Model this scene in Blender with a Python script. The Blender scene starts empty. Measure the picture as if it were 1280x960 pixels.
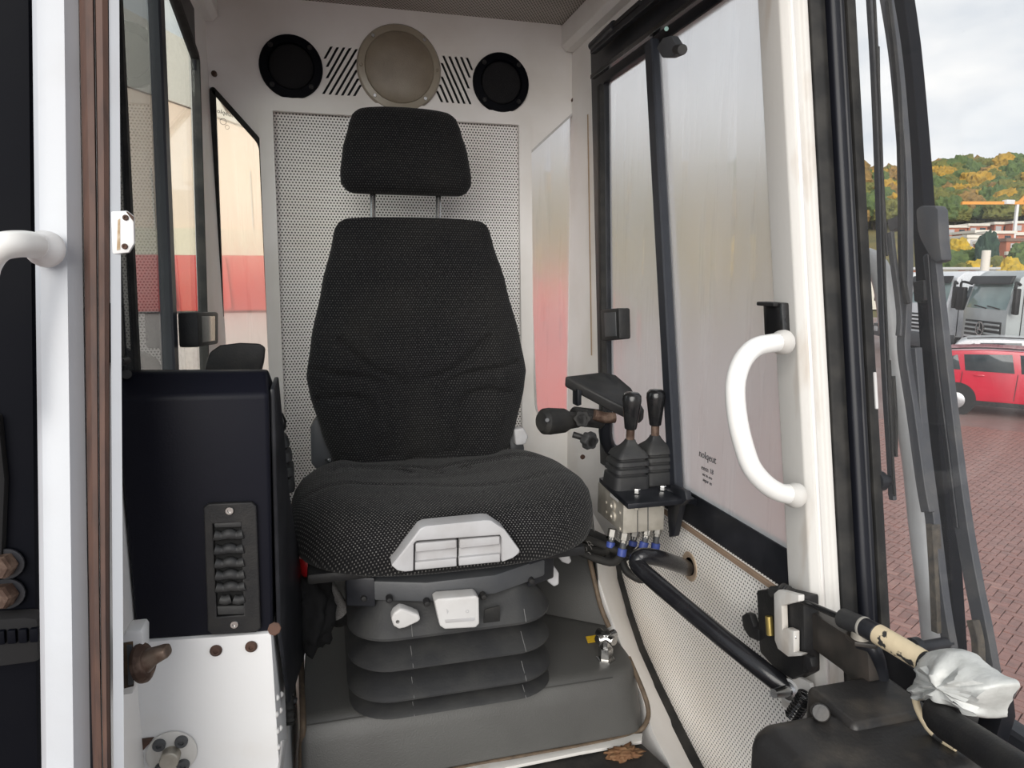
import bpy, bmesh, math, random
from mathutils import Vector, Matrix, Euler, noise
random.seed(7)
SC = bpy.context.scene
COL = SC.collection
R = math.radians
V = Vector

# ------------------------------------------------------------------ camera
# origin = the photographer's eye; X right across the cab, Y into the cab, Z up; yard ground at z = GZ
FPX = 870.0
YAW, PIT = R(14.8), R(-8.8)
cam_d = bpy.data.cameras.new('camera')
cam_d.sensor_width = 36.0
cam_d.lens = FPX / 1280 * 36.0
cam_d.clip_start = 0.02
cam_d.clip_end = 2000
cam = bpy.data.objects.new('camera', cam_d)
COL.objects.link(cam)
cam.rotation_euler = Euler((math.pi / 2 + PIT, 0, -YAW), 'XYZ')
SC.camera = cam

# ------------------------------------------------------------------ sky, sun, exposure
W = bpy.data.worlds.new('sky')
SC.world = W
W.use_nodes = True
nt = W.node_tree
nt.nodes.clear()
def wn(t, **k):
    n = nt.nodes.new(t)
    for a, b in k.items():
        setattr(n, a, b)
    return n
tc = wn('ShaderNodeTexCoord')
sep = wn('ShaderNodeSeparateXYZ')
nt.links.new(tc.outputs['Generated'], sep.inputs[0])
ramp = wn('ShaderNodeValToRGB')
nt.links.new(sep.outputs['Z'], ramp.inputs[0])
e = ramp.color_ramp.elements
e[0].position = 0.0; e[0].color = (.60, .74, .92, 1)
e[1].position = .75; e[1].color = (.50, .56, .65, 1)
q = e.new(.14); q.color = (.62, .70, .80, 1)
mp = wn('ShaderNodeMapping'); mp.inputs['Scale'].default_value = (1.6, 1.6, 4.0)
nt.links.new(tc.outputs['Generated'], mp.inputs[0])
nz = wn('ShaderNodeTexNoise'); nz.inputs['Scale'].default_value = 2.1; nz.inputs['Detail'].default_value = 6
nt.links.new(mp.outputs[0], nz.inputs['Vector'])
r2 = wn('ShaderNodeValToRGB')
r2.color_ramp.elements[0].position = .38; r2.color_ramp.elements[1].position = .66
nt.links.new(nz.outputs[0], r2.inputs[0])
mx = wn('ShaderNodeMix', data_type='RGBA')
nt.links.new(r2.outputs[0], mx.inputs[0])
nt.links.new(ramp.outputs[0], mx.inputs[6])
mx.inputs[7].default_value = (1.08, 1.08, 1.07, 1)
bg = wn('ShaderNodeBackground'); bg.inputs['Strength'].default_value = .74
nt.links.new(mx.outputs[2], bg.inputs[0])
wo = wn('ShaderNodeOutputWorld')
nt.links.new(bg.outputs[0], wo.inputs[0])

sun_d = bpy.data.lights.new('sun', 'SUN')
sun_d.energy = 2.6
sun_d.angle = R(50)
sun_d.color = (1.0, .96, .90)
sun = bpy.data.objects.new('sun', sun_d)
COL.objects.link(sun)
sun.rotation_euler = Euler((R(70), 0, R(-24)), 'XYZ')   # low autumn sun through thin cloud, behind the photographer's left shoulder
SC.view_settings.view_transform = 'Standard'
SC.view_settings.look = 'None'
SC.view_settings.gamma = 1
SC.view_settings.exposure = 0.45
SC.view_settings.use_curve_mapping = False
SC.cycles.use_denoising = True
SC.cycles.max_bounces = 12
SC.cycles.transparent_max_bounces = 16

# ------------------------------------------------------------------ measuring: photo pixel -> point on a real plane
_f = V((math.sin(YAW) * math.cos(PIT), math.cos(YAW) * math.cos(PIT), math.sin(PIT)))
_r = V((math.cos(YAW), -math.sin(YAW), 0))
_u = _r.cross(_f)
def at(px, py, x=None, y=None, z=None):
    d = _f + _r * ((px - 640) / FPX) + _u * ((480 - py) / FPX)
    t = x / d.x if x is not None else (y / d.y if y is not None else z / d.z)
    return d * t
def ats(pts, **k):
    return [at(a, b, **k) for a, b in pts]

GZ = -3.1          # yard ground
XL, XR = -.245, .65  # cab side walls
YB = 1.85          # cab back wall
ZR = .65           # cab roof lining
ZF = -.83          # cab floor

# ------------------------------------------------------------------ materials
MATS = {}
def nodes_mat(name):
    m = bpy.data.materials.new(name)
    m.use_nodes = True
    MATS[name] = m
    t = m.node_tree
    b = t.nodes['Principled BSDF']
    return m, t, b
def N(t, kind, **k):
    n = t.nodes.new(kind)
    for a, b in k.items():
        setattr(n, a, b)
    return n
def coords(t, scale=(1, 1, 1)):
    c = N(t, 'ShaderNodeTexCoord')
    m = N(t, 'ShaderNodeMapping')
    m.inputs['Scale'].default_value = scale
    t.links.new(c.outputs['Object'], m.inputs[0])
    return m.outputs[0]
def mixc(t, fac, a, b):
    m = N(t, 'ShaderNodeMix', data_type='RGBA')
    if hasattr(fac, 'links'): t.links.new(fac, m.inputs[0])
    else: m.inputs[0].default_value = fac
    for s, v in ((6, a), (7, b)):
        if hasattr(v, 'links'): t.links.new(v, m.inputs[s])
        else: m.inputs[s].default_value = (*v[:3], 1)
    return m.outputs[2]
def noise_fac(t, scale, lo=.35, hi=.65, detail=4, stretch=(1, 1, 1)):
    n = N(t, 'ShaderNodeTexNoise')
    n.inputs['Scale'].default_value = scale
    n.inputs['Detail'].default_value = detail
    t.links.new(coords(t, stretch), n.inputs['Vector'])
    r = N(t, 'ShaderNodeMapRange')
    r.inputs[1].default_value = lo; r.inputs[2].default_value = hi
    t.links.new(n.outputs[0], r.inputs[0])
    return r.outputs[0]
def bump(t, b, height, strength=.2, dist=.002):
    n = N(t, 'ShaderNodeBump')
    n.inputs['Strength'].default_value = strength
    n.inputs['Distance'].default_value = dist
    t.links.new(height, n.inputs['Height'])
    t.links.new(n.outputs[0], b.inputs['Normal'])
def M(name, col, rough=.5, metal=0, col2=None, nscale=20, lo=.4, hi=.7, bscale=None, bstr=.2, bdist=.002, stretch=(1, 1, 1), coat=0, spec=None):
    if name in MATS: return MATS[name]
    m, t, b = nodes_mat(name)
    b.inputs['Roughness'].default_value = rough
    b.inputs['Metallic'].default_value = metal
    if spec is not None: b.inputs['Specular IOR Level'].default_value = spec
    if coat: b.inputs['Coat Weight'].default_value = coat; b.inputs['Coat Roughness'].default_value = .1
    c2 = col2 or tuple(min(1, c * .82) for c in col)
    t.links.new(mixc(t, noise_fac(t, nscale, lo, hi, stretch=stretch), col, c2), b.inputs['Base Color'])
    if bscale:
        bump(t, b, noise_fac(t, bscale, .2, .8), bstr, bdist)
    return m

def frac_dots(t, uv, pu, pv, ou, ov, ax=1.0, ay=1.0):
    """distance in cell units to the centre of a rectangular lattice"""
    outs = []
    for sock, p, o in ((uv[0], pu, ou), (uv[1], pv, ov)):
        a = N(t, 'ShaderNodeMath', operation='MULTIPLY_ADD')
        t.links.new(sock, a.inputs[0]); a.inputs[1].default_value = 1 / p; a.inputs[2].default_value = o + 100
        f = N(t, 'ShaderNodeMath', operation='FRACT'); t.links.new(a.outputs[0], f.inputs[0])
        s = N(t, 'ShaderNodeMath', operation='SUBTRACT'); t.links.new(f.outputs[0], s.inputs[0]); s.inputs[1].default_value = .5
        mu = N(t, 'ShaderNodeMath', operation='MULTIPLY'); t.links.new(s.outputs[0], mu.inputs[0])
        mu.inputs[1].default_value = p * (ax if o is ou and sock is uv[0] else ay)
        sq = N(t, 'ShaderNodeMath', operation='MULTIPLY'); t.links.new(mu.outputs[0], sq.inputs[0]); t.links.new(mu.outputs[0], sq.inputs[1])
        outs.append(sq.outputs[0])
    a = N(t, 'ShaderNodeMath', operation='ADD'); t.links.new(outs[0], a.inputs[0]); t.links.new(outs[1], a.inputs[1])
    r = N(t, 'ShaderNodeMath', operation='SQRT'); t.links.new(a.outputs[0], r.inputs[0])
    return r.outputs[0]
def hexdots(t, uv, pitch, rad, soft=.12, ax=1.0, ay=1.0):
    d1 = frac_dots(t, uv, pitch, pitch * 1.732, 0.0, 0.0, ax, ay)
    d2 = frac_dots(t, uv, pitch, pitch * 1.732, 0.5, 0.5, ax, ay)
    mn = N(t, 'ShaderNodeMath', operation='MINIMUM'); t.links.new(d1, mn.inputs[0]); t.links.new(d2, mn.inputs[1])
    r = N(t, 'ShaderNodeMapRange')
    r.inputs[1].default_value = rad * (1 + soft); r.inputs[2].default_value = rad * (1 - soft)
    t.links.new(mn.outputs[0], r.inputs[0])
    return r.outputs[0]     # 1 in the dot
def plane_uv(t, plane):
    c = N(t, 'ShaderNodeTexCoord'); s = N(t, 'ShaderNodeSeparateXYZ')
    t.links.new(c.outputs['Object'], s.inputs[0])
    if plane == 'xz': return s.outputs[0], s.outputs[2]
    if plane == 'yz': return s.outputs[1], s.outputs[2]
    if plane == 'xy': return s.outputs[0], s.outputs[1]
    a = N(t, 'ShaderNodeMath', operation='ADD')       # 'seat': x against y + z, runs over the nose of a cushion
    t.links.new(s.outputs[1], a.inputs[0]); t.links.new(s.outputs[2], a.inputs[1])
    return s.outputs[0], a.outputs[0]
def perforated(name, plane, col, col2, hole=(.02, .018, .016), pitch=.0078, rad=.0020):
    m, t, b = nodes_mat(name)
    b.inputs['Roughness'].default_value = .6
    d = hexdots(t, plane_uv(t, plane), pitch, rad)
    base = mixc(t, noise_fac(t, 3.2, .42, .72), col, col2)
    t.links.new(mixc(t, d, base, hole), b.inputs['Base Color'])
    inv = N(t, 'ShaderNodeMath', operation='SUBTRACT'); inv.inputs[0].default_value = 1; t.links.new(d, inv.inputs[1])
    bump(t, b, inv.outputs[0], .5, .001)
    return m
def fabric(name, plane, spk=(.30, .29, .275)):
    m, t, b = nodes_mat(name)
    b.inputs['Roughness'].default_value = .95
    b.inputs['Specular IOR Level'].default_value = .15
    b.inputs['Sheen Weight'].default_value = .06
    uv = plane_uv(t, plane)
    d = hexdots(t, uv, .0056, .0010, .3, 1.0, .8)
    vis = noise_fac(t, 260, .25, .6, 2)
    mm = N(t, 'ShaderNodeMath', operation='MULTIPLY'); t.links.new(d, mm.inputs[0]); t.links.new(vis, mm.inputs[1])
    base = mixc(t, noise_fac(t, 7, .45, .75), (.0070, .0070, .0078), (.012, .0118, .0115))
    t.links.new(mixc(t, mm.outputs[0], base, spk), b.inputs['Base Color'])
    d2 = hexdots(t, uv, .0058, .0026, .5)
    bump(t, b, d2, .35, .0008)
    return m
def glass(name, tint=(1, 1, 1), dirt=(.75, .76, .75), dirt_amt=.03, drops=.25, dscale=55, refl=.5):
    """a clear pane: see-through, with mirror reflection growing at grazing angles, dust film and drops"""
    m = bpy.data.materials.new(name); m.use_nodes = True; MATS[name] = m
    t = m.node_tree; t.nodes.clear()
    out = N(t, 'ShaderNodeOutputMaterial')
    tr = N(t, 'ShaderNodeBsdfTransparent'); tr.inputs[0].default_value = (*tint, 1)
    df = N(t, 'ShaderNodeBsdfTranslucent'); df.inputs[0].default_value = (*dirt, 1)
    dd = N(t, 'ShaderNodeBsdfDiffuse'); dd.inputs[0].default_value = (*dirt, 1)
    m0 = N(t, 'ShaderNodeMixShader'); m0.inputs[0].default_value = .4
    t.links.new(df.outputs[0], m0.inputs[1]); t.links.new(dd.outputs[0], m0.inputs[2])
    gl = N(t, 'ShaderNodeBsdfGlossy'); gl.inputs['Roughness'].default_value = .02
    m2 = N(t, 'ShaderNodeMixShader'); m3 = N(t, 'ShaderNodeMixShader')
    v = N(t, 'ShaderNodeTexVoronoi'); v.inputs['Scale'].default_value = dscale
    t.links.new(coords(t), v.inputs['Vector'])
    sp = N(t, 'ShaderNodeSeparateColor'); t.links.new(v.outputs['Color'], sp.inputs[0])
    sz = N(t, 'ShaderNodeMath', operation='POWER'); t.links.new(sp.outputs[0], sz.inputs[0]); sz.inputs[1].default_value = 3
    sc = N(t, 'ShaderNodeMath', operation='MULTIPLY'); t.links.new(sz.outputs[0], sc.inputs[0]); sc.inputs[1].default_value = .16
    lt = N(t, 'ShaderNodeMath', operation='LESS_THAN'); t.links.new(v.outputs['Distance'], lt.inputs[0]); t.links.new(sc.outputs[0], lt.inputs[1])
    dr = N(t, 'ShaderNodeMapRange'); dr.inputs[3].default_value = dirt_amt; dr.inputs[4].default_value = dirt_amt + drops
    t.links.new(lt.outputs[0], dr.inputs[0])
    t.links.new(dr.outputs[0], m2.inputs[0])
    t.links.new(tr.outputs[0], m2.inputs[1]); t.links.new(m0.outputs[0], m2.inputs[2])
    # Schlick reflectance, the same on both faces of the thin pane
    g = N(t, 'ShaderNodeNewGeometry'); dt = N(t, 'ShaderNodeVectorMath', operation='DOT_PRODUCT')
    t.links.new(g.outputs['Incoming'], dt.inputs[0]); t.links.new(g.outputs['Normal'], dt.inputs[1])
    ab = N(t, 'ShaderNodeMath', operation='ABSOLUTE'); t.links.new(dt.outputs['Value'], ab.inputs[0])
    iv = N(t, 'ShaderNodeMath', operation='SUBTRACT'); iv.inputs[0].default_value = 1; t.links.new(ab.outputs[0], iv.inputs[1])
    pw = N(t, 'ShaderNodeMath', operation='POWER'); t.links.new(iv.outputs[0], pw.inputs[0]); pw.inputs[1].default_value = 5
    ma = N(t, 'ShaderNodeMath', operation='MULTIPLY_ADD'); t.links.new(pw.outputs[0], ma.inputs[0]); ma.inputs[1].default_value = .96 * refl; ma.inputs[2].default_value = .04 * refl
    t.links.new(ma.outputs[0], m3.inputs[0])
    t.links.new(m2.outputs[0], m3.inputs[1]); t.links.new(gl.outputs[0], m3.inputs[2])
    t.links.new(m3.outputs[0], out.inputs[0])
    return m
def condensation(name, fog=.7, milk=.25, rough=.85, ior=1.10, col=(.86, .87, .86)):
    """film of fine droplets on the inside of a pane: blurs and whitens what lies behind; runs have cleared streaks"""
    m = bpy.data.materials.new(name); m.use_nodes = True; MATS[name] = m
    t = m.node_tree; t.nodes.clear()
    out = N(t, 'ShaderNodeOutputMaterial')
    tr = N(t, 'ShaderNodeBsdfTransparent')
    rf = N(t, 'ShaderNodeBsdfRefraction'); rf.inputs['IOR'].default_value = ior; rf.inputs['Roughness'].default_value = rough
    tl = N(t, 'ShaderNodeBsdfTranslucent'); tl.inputs[0].default_value = (*col, 1)
    df = N(t, 'ShaderNodeBsdfDiffuse'); df.inputs[0].default_value = (*col, 1)
    mk = N(t, 'ShaderNodeMixShader'); mk.inputs[0].default_value = .22
    t.links.new(tl.outputs[0], mk.inputs[1]); t.links.new(df.outputs[0], mk.inputs[2])
    m1 = N(t, 'ShaderNodeMixShader'); m2 = N(t, 'ShaderNodeMixShader')
    s = noise_fac(t, 55, .52, .78, 6, (1, 1, .07))
    mr = N(t, 'ShaderNodeMapRange'); mr.inputs[3].default_value = min(1, fog * 1.08); mr.inputs[4].default_value = fog * .6
    t.links.new(s, mr.inputs[0]); t.links.new(mr.outputs[0], m1.inputs[0])
    t.links.new(tr.outputs[0], m1.inputs[1]); t.links.new(rf.outputs[0], m1.inputs[2])
    s2 = noise_fac(t, 22, .3, .75, 7, (1, 1, .35))
    mr2 = N(t, 'ShaderNodeMapRange'); mr2.inputs[3].default_value = milk * 1.1; mr2.inputs[4].default_value = milk * .85
    t.links.new(s2, mr2.inputs[0]); t.links.new(mr2.outputs[0], m2.inputs[0])
    t.links.new(m1.outputs[0], m2.inputs[1]); t.links.new(mk.outputs[0], m2.inputs[2])
    t.links.new(m2.outputs[0], out.inputs[0])
    return m

WHITE = M('white_paint', (.74, .74, .74), .38, col2=(.68, .66, .63), nscale=9, lo=.5, hi=.8, bscale=140, bstr=.04)
WHITE_DIMMED = M('dimmed_white_paint', (.47, .49, .52), .36, col2=(.43, .44, .46), nscale=9, lo=.5, hi=.8, bscale=140, bstr=.04)  # same white paint, colour darkened to offset the strong light on the post
WHITE_OLD = M('old_white_paint', (.60, .585, .555), .5, col2=(.42, .35, .28), nscale=20, lo=.56, hi=.82, bscale=120, bstr=.08, stretch=(1, 1, .25))
WHITE_IN = M('cab_lining_white', (.90, .88, .86), .5, col2=(.80, .77, .73), nscale=5, bscale=90, bstr=.05)
WHITE_HANDLE = M('white_enamel', (.86, .86, .84), .28, col2=(.78, .77, .74), nscale=10)
BLACKP = M('black_plastic', (.015, .015, .016), .5, col2=(.024, .023, .022), nscale=40, spec=.3, bscale=350, bstr=.12)
BLACKG = M('gloss_black_plastic', (.012, .012, .013), .16, col2=(.02, .02, .02), nscale=40)
BLACKM = M('black_painted_steel', (.009, .010, .013), .4, spec=.35, col2=(.024, .025, .03), nscale=16)
RUBBER = M('dull_rubber', (.020, .0205, .022), .6, col2=(.034, .034, .033), nscale=22, bscale=240, bstr=.1)
RUBBER_D = M('dark_rubber', (.014, .014, .014), .65, spec=.3, col2=(.035, .033, .03), nscale=25)
GREYP = M('grey_plastic', (.055, .058, .064), .5, col2=(.075, .077, .08), nscale=12, bscale=300, bstr=.08)
SILVERP = M('pale_grey_plastic', (.45, .45, .46), .45, col2=(.38, .37, .37), nscale=18)
OFFWHITEP = M('off_white_plastic', (.56, .555, .55), .45, col2=(.47, .455, .44), nscale=14)
CHROME = M('bright_steel', (.62, .62, .62), .25, 1, col2=(.45, .44, .42), nscale=30)
ALU = M('weathered_aluminium', (.52, .49, .43), .5, .55, col2=(.34, .31, .26), nscale=24, bscale=90, bstr=.12)
RUST = M('rusty_steel', (.055, .030, .020), .7, .3, col2=(.15, .10, .075), nscale=60, lo=.45, hi=.65, bscale=120, bstr=.3)
RUSTSPOT = M('rust_brown', (.09, .045, .03), .8, col2=(.05, .03, .022), nscale=70)
NAVY = M('console_dark_blue', (.0045, .005, .010), .5, col2=(.007, .0075, .012), nscale=5, spec=.18, bscale=400, bstr=.05)
NAVY_EXT = M('machine_dark_blue', (.002, .0025, .005), .6, col2=(.0035, .004, .006), nscale=6, spec=.08)
SEAL = M('brown_door_seal', (.095, .05, .036), .6, col2=(.055, .032, .026), nscale=90, stretch=(1, 1, .06), bscale=60, bstr=.15)
WELT = M('brown_welt', (.12, .085, .055), .7, col2=(.07, .05, .035), nscale=80)
VINYL = M('grey_vinyl', (.075, .074, .070), .45, col2=(.060, .058, .055), nscale=6, bscale=420, bstr=.25, bdist=.001)
VINYL_D = M('dark_grey_vinyl', (.05, .049, .046), .5, col2=(.035, .035, .034), nscale=6, bscale=420, bstr=.2, bdist=.001)
MATDARK = M('black_floor_mat', (.018, .017, .016), .8, col2=(.05, .042, .036), nscale=18, bscale=60, bstr=.5)
BLUEC = M('blue_fitting', (.05, .08, .30), .45)
YELLOW = M('yellow_sticker', (.75, .48, .02), .5, col2=(.55, .33, .02), nscale=200)
BRASS = M('brass_roller', (.55, .42, .14), .35, .8)
REDP = M('red_paint', (.42, .012, .016), .35, col2=(.33, .012, .014), nscale=10)
CREAM = M('flaked_cream_paint', (.66, .55, .37), .6, col2=(.03, .03, .03), nscale=48, lo=.57, hi=.60, bscale=80, bstr=.3)
TAPE = M('silver_duct_tape', (.58, .59, .57), .5, .1, col2=(.46, .47, .45), nscale=40, bscale=45, bstr=.35, bdist=.004)
LEAFM = M('dry_leaf', (.15, .07, .03), .8, col2=(.24, .14, .07), nscale=60)
CLOTH = M('black_cloth', (.008, .008, .009), .95, bscale=40, bstr=.5, bdist=.006)
GREYPIPE = M('grey_painted_tube', (.42, .43, .44), .4, col2=(.33, .33, .33), nscale=12)
DUSTY = M('dusty_black_arm', (.055, .058, .066), .55, col2=(.10, .098, .095), nscale=26, lo=.45, hi=.8, bscale=180, bstr=.1)
PERF_B = perforated('perforated_back_lining', 'xz', (.90, .88, .86), (.80, .76, .71))
PERF_R = perforated('perforated_side_lining', 'yz', (.92, .89, .85), (.84, .78, .71), pitch=.0074, rad=.00155)
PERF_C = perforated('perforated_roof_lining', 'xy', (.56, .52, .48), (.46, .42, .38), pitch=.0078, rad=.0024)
FAB_B = fabric('seat_fabric_upright', 'xz', (.065, .064, .062))
FAB_C = fabric('seat_fabric_cushion', 'seat', (.16, .155, .148))
FOG = glass('side_pane', refl=.5)
FILM = condensation('condensation_film', .95, .46, col=(.97, .98, .97))
FILM_L = condensation('light_condensation', .45, .10)
CLEAR_L = glass('wet_pane', (.97, 1, .98), dirt_amt=.035, refl=.55)
GREY_L = glass('dust_and_reflection_pane', (.62, .65, .65), dirt=(.42, .43, .43), dirt_amt=.12, drops=.1, refl=.85)  # some dust, plus a grey tint standing in for the reflected cab
CLEAR_D = glass('door_pane', dirt=(.62, .64, .66), dirt_amt=.035, drops=.3, dscale=70, refl=.4)
CARGL = M('dark_vehicle_glass', (.03, .04, .045), .06, col2=(.05, .06, .065), nscale=3)

# ------------------------------------------------------------------ shape helpers
def finish(name, bm, mat, parent=None, smooth=False, recalc=True, angle=35):
    if recalc: bmesh.ops.recalc_face_normals(bm, faces=bm.faces)
    me = bpy.data.meshes.new(name)
    bm.to_mesh(me); bm.free()
    me.materials.append(mat)
    if smooth:
        for p in me.polygons: p.use_smooth = True
        if smooth != 'all':
            try: me.set_sharp_from_angle(angle=R(angle))
            except Exception: pass
    o = bpy.data.objects.new(name, me)
    COL.objects.link(o)
    if parent: adopt(o, parent)
    return o
def adopt(o, parent):
    o.parent = parent
    w = V(); p = parent
    M4 = Matrix.Identity(4)
    chain = []
    while p: chain.append(p); p = p.parent
    for p in reversed(chain):
        M4 = M4 @ p.matrix_parent_inverse @ p.matrix_basis
    o.matrix_parent_inverse = M4.inverted()
def thing(name, label, cat, loc, group=None):
    o = bpy.data.objects.new(name, None); COL.objects.link(o)
    o.location = loc; o.empty_display_size = .05
    return tag(o, label, cat, group)
def tag(o, label, cat, group=None, kind=None):
    o['label'] = label; o['category'] = cat
    if group: o['group'] = group
    if kind: o['kind'] = kind
    return o
def struct(o, label, cat='structure'):
    o['kind'] = 'structure'; o['label'] = label; o['category'] = cat
    return o
def lab(o, label): o['label'] = label; return o

def bevel_all(bm, w, seg=2, ang=30):
    es = [e for e in bm.edges if len(e.link_faces) == 2 and e.calc_face_angle(0) > R(ang)]
    if w > 0 and es:
        bmesh.ops.bevel(bm, geom=es, offset=w, segments=seg, affect='EDGES', clamp_overlap=True, profile=.6)
def box(name, c, s, mat, parent=None, rot=None, bev=.003, seg=2):
    bm = bmesh.new()
    bmesh.ops.create_cube(bm, size=1)
    bmesh.ops.scale(bm, vec=s, verts=bm.verts)
    bevel_all(bm, bev, seg)
    if rot: bmesh.ops.rotate(bm, cent=(0, 0, 0), matrix=Euler([R(a) for a in rot], 'XYZ').to_matrix(), verts=bm.verts)
    bmesh.ops.translate(bm, vec=c, verts=bm.verts)
    return finish(name, bm, mat, parent, smooth=bev > 0)
def slab(name, pts, vec, mat, parent=None, bev=.002, seg=2, smooth=True):
    """a polygon in space given thickness along vec"""
    bm = bmesh.new()
    vs = [bm.verts.new(p) for p in pts]
    f = bm.faces.new(vs)
    ex = bmesh.ops.extrude_face_region(bm, geom=[f])
    nv = [g for g in ex['geom'] if isinstance(g, bmesh.types.BMVert)]
    bmesh.ops.translate(bm, vec=vec, verts=nv)
    bmesh.ops.recalc_face_normals(bm, faces=bm.faces)
    bevel_all(bm, bev, seg)
    return finish(name, bm, mat, parent, smooth=smooth)
def frame_of(d):
    d = d.normalized()
    a = V((0, 0, 1)) if abs(d.z) < .9 else V((1, 0, 0))
    u = d.cross(a).normalized(); v = d.cross(u).normalized()
    return u, v
def lathe(name, p, axis, prof, mat, parent=None, seg=32, smooth=True, angle=35, ring=False):
    """prof: (radius, distance along axis) pairs"""
    axis = V(axis).normalized(); p = V(p); u, v = frame_of(axis)
    bm = bmesh.new(); rings = []
    for r, h in prof:
        if r < 1e-6: rings.append([bm.verts.new(p + axis * h)])
        else: rings.append([bm.verts.new(p + axis * h + (u * math.cos(2 * math.pi * k / seg) + v * math.sin(2 * math.pi * k / seg)) * r) for k in range(seg)])
    for a, b in zip(rings, rings[1:] + rings[:1] if ring else rings[1:]):
        for k in range(seg):
            k2 = (k + 1) % seg
            if len(a) == 1 and len(b) == 1: continue
            if len(a) == 1: bm.faces.new((a[0], b[k], b[k2]))
            elif len(b) == 1: bm.faces.new((a[k], b[0], a[k2]))
            else: bm.faces.new((a[k], b[k], b[k2], a[k2]))
    for r in (rings[0], rings[-1]):
        if len(r) > 1 and not ring: bm.faces.new(r)
    return finish(name, bm, mat, parent, smooth=smooth, angle=angle)
def cyl(name, a, b, r, mat, parent=None, r2=None, seg=20, bev=.12):
    a, b = V(a), V(b); L = (b - a).length; r2 = r if r2 is None else r2
    w = min(r, r2, L) * bev
    return lathe(name, a, b - a, [(0, 0), (r - w, 0), (r, w), (r2, L - w), (r2 - w, L), (0, L)], mat, parent, seg)
def smooth_path(pts, n=8, closed=False):
    P = [V(p) for p in pts]
    if n <= 1: return P
    out = []
    m = len(P)
    for i in range(m - 1):
        p0 = P[max(i - 1, 0)]; p1 = P[i]; p2 = P[i + 1]; p3 = P[min(i + 2, m - 1)]
        for k in range(n):
            t = k / n
            out.append(.5 * ((2 * p1) + (p2 - p0) * t + (2 * p0 - 5 * p1 + 4 * p2 - p3) * t * t + (-p0 + 3 * p1 - 3 * p2 + p3) * t ** 3))
    out.append(P[-1])
    return out
def tube(name, pts, r, mat, parent=None, seg=12, n=8, caps=True, radii=None):
    P = smooth_path(pts, n)
    bm = bmesh.new(); rings = []
    t0 = (P[1] - P[0]).normalized(); u, v = frame_of(t0)
    for i, p in enumerate(P):
        t = (P[min(i + 1, len(P) - 1)] - P[max(i - 1, 0)]).normalized()
        u = (u - t * u.dot(t)).normalized(); v = t.cross(u)
        rr = r if radii is None else radii(i / (len(P) - 1))
        rings.append([bm.verts.new(p + (u * math.cos(2 * math.pi * k / seg) + v * math.sin(2 * math.pi * k / seg)) * rr) for k in range(seg)])
    for a, b in zip(rings, rings[1:]):
        for k in range(seg):
            bm.faces.new((a[k], b[k], b[(k + 1) % seg], a[(k + 1) % seg]))
    if caps: bm.faces.new(rings[0]); bm.faces.new(rings[-1])
    return finish(name, bm, mat, parent, smooth=True, angle=50)
def strip(name, pts, w, h, mat, parent=None, up=(1, 0, 0), bev=.001, n=1):
    """a bar of rectangular section w x h swept along pts; w runs along 'up'"""
    P = smooth_path(pts, n); up = V(up)
    bm = bmesh.new(); rings = []
    for i, p in enumerate(P):
        t = (P[min(i + 1, len(P) - 1)] - P[max(i - 1, 0)]).normalized()
        a = (up - t * up.dot(t)).normalized(); b = t.cross(a)
        ww = w(i / (len(P) - 1)) if callable(w) else w
        rings.append([bm.verts.new(p + a * ww / 2 * sx + b * h / 2 * sy) for sx, sy in ((1, 1), (-1, 1), (-1, -1), (1, -1))])
    for r0, r1 in zip(rings, rings[1:]):
        for k in range(4): bm.faces.new((r0[k], r1[k], r1[(k + 1) % 4], r0[(k + 1) % 4]))
    bm.faces.new(rings[0]); bm.faces.new(rings[-1])
    bmesh.ops.recalc_face_normals(bm, faces=bm.faces)
    bevel_all(bm, bev, 1, 60)
    return finish(name, bm, mat, parent, smooth=True)
def loft(name, rings, mat, parent=None, caps=True, smooth='all', closed_caps=True):
    bm = bmesh.new()
    vr = [[bm.verts.new(p) for p in r] for r in rings]
    n = len(vr[0])
    for a, b in zip(vr, vr[1:]):
        for k in range(n): bm.faces.new((a[k], b[k], b[(k + 1) % n], a[(k + 1) % n]))
    if caps: bm.faces.new(vr[0]); bm.faces.new(vr[-1])
    return finish(name, bm, mat, parent, smooth=smooth)
def rrect(hw, hh, r, n=6):
    """rounded rectangle outline in 2-D"""
    r = min(r, hw * .999, hh * .999); o = []
    for cx, cy, a0 in ((hw - r, hh - r, 0), (-hw + r, hh - r, 90), (-hw + r, -hh + r, 180), (hw - r, -hh + r, 270)):
        for k in range(n + 1):
            a = R(a0 + 90 * k / n)
            o.append((cx + r * math.cos(a), cy + r * math.sin(a)))
    return o
def superell(hw, hh, e, n=48):
    o = []
    for k in range(n):
        a = 2 * math.pi * k / n
        c, s = math.cos(a), math.sin(a)
        o.append((hw * math.copysign(abs(c) ** (2 / e), c), hh * math.copysign(abs(s) ** (2 / e), s)))
    return o
def round_poly(pts, r, n=5):
    """rounds the corners of a 2-D polygon; r one radius or one for each corner"""
    P = [V((p[0], p[1])) for p in pts]; out = []
    m = len(P)
    for i, p in enumerate(P):
        rr = r[i] if isinstance(r, (list, tuple)) else r
        a = P[i - 1] - p; b = P[(i + 1) % m] - p
        d = min(rr, a.length * .45, b.length * .45)
        if d < 1e-5: out.append(p.copy()); continue
        s = p + a.normalized() * d; e2 = p + b.normalized() * d
        for k in range(n + 1):
            t = k / n
            out.append(s * (1 - t) ** 2 + p * 2 * t * (1 - t) + e2 * t * t)
    return [(q.x, q.y) for q in out]
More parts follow.
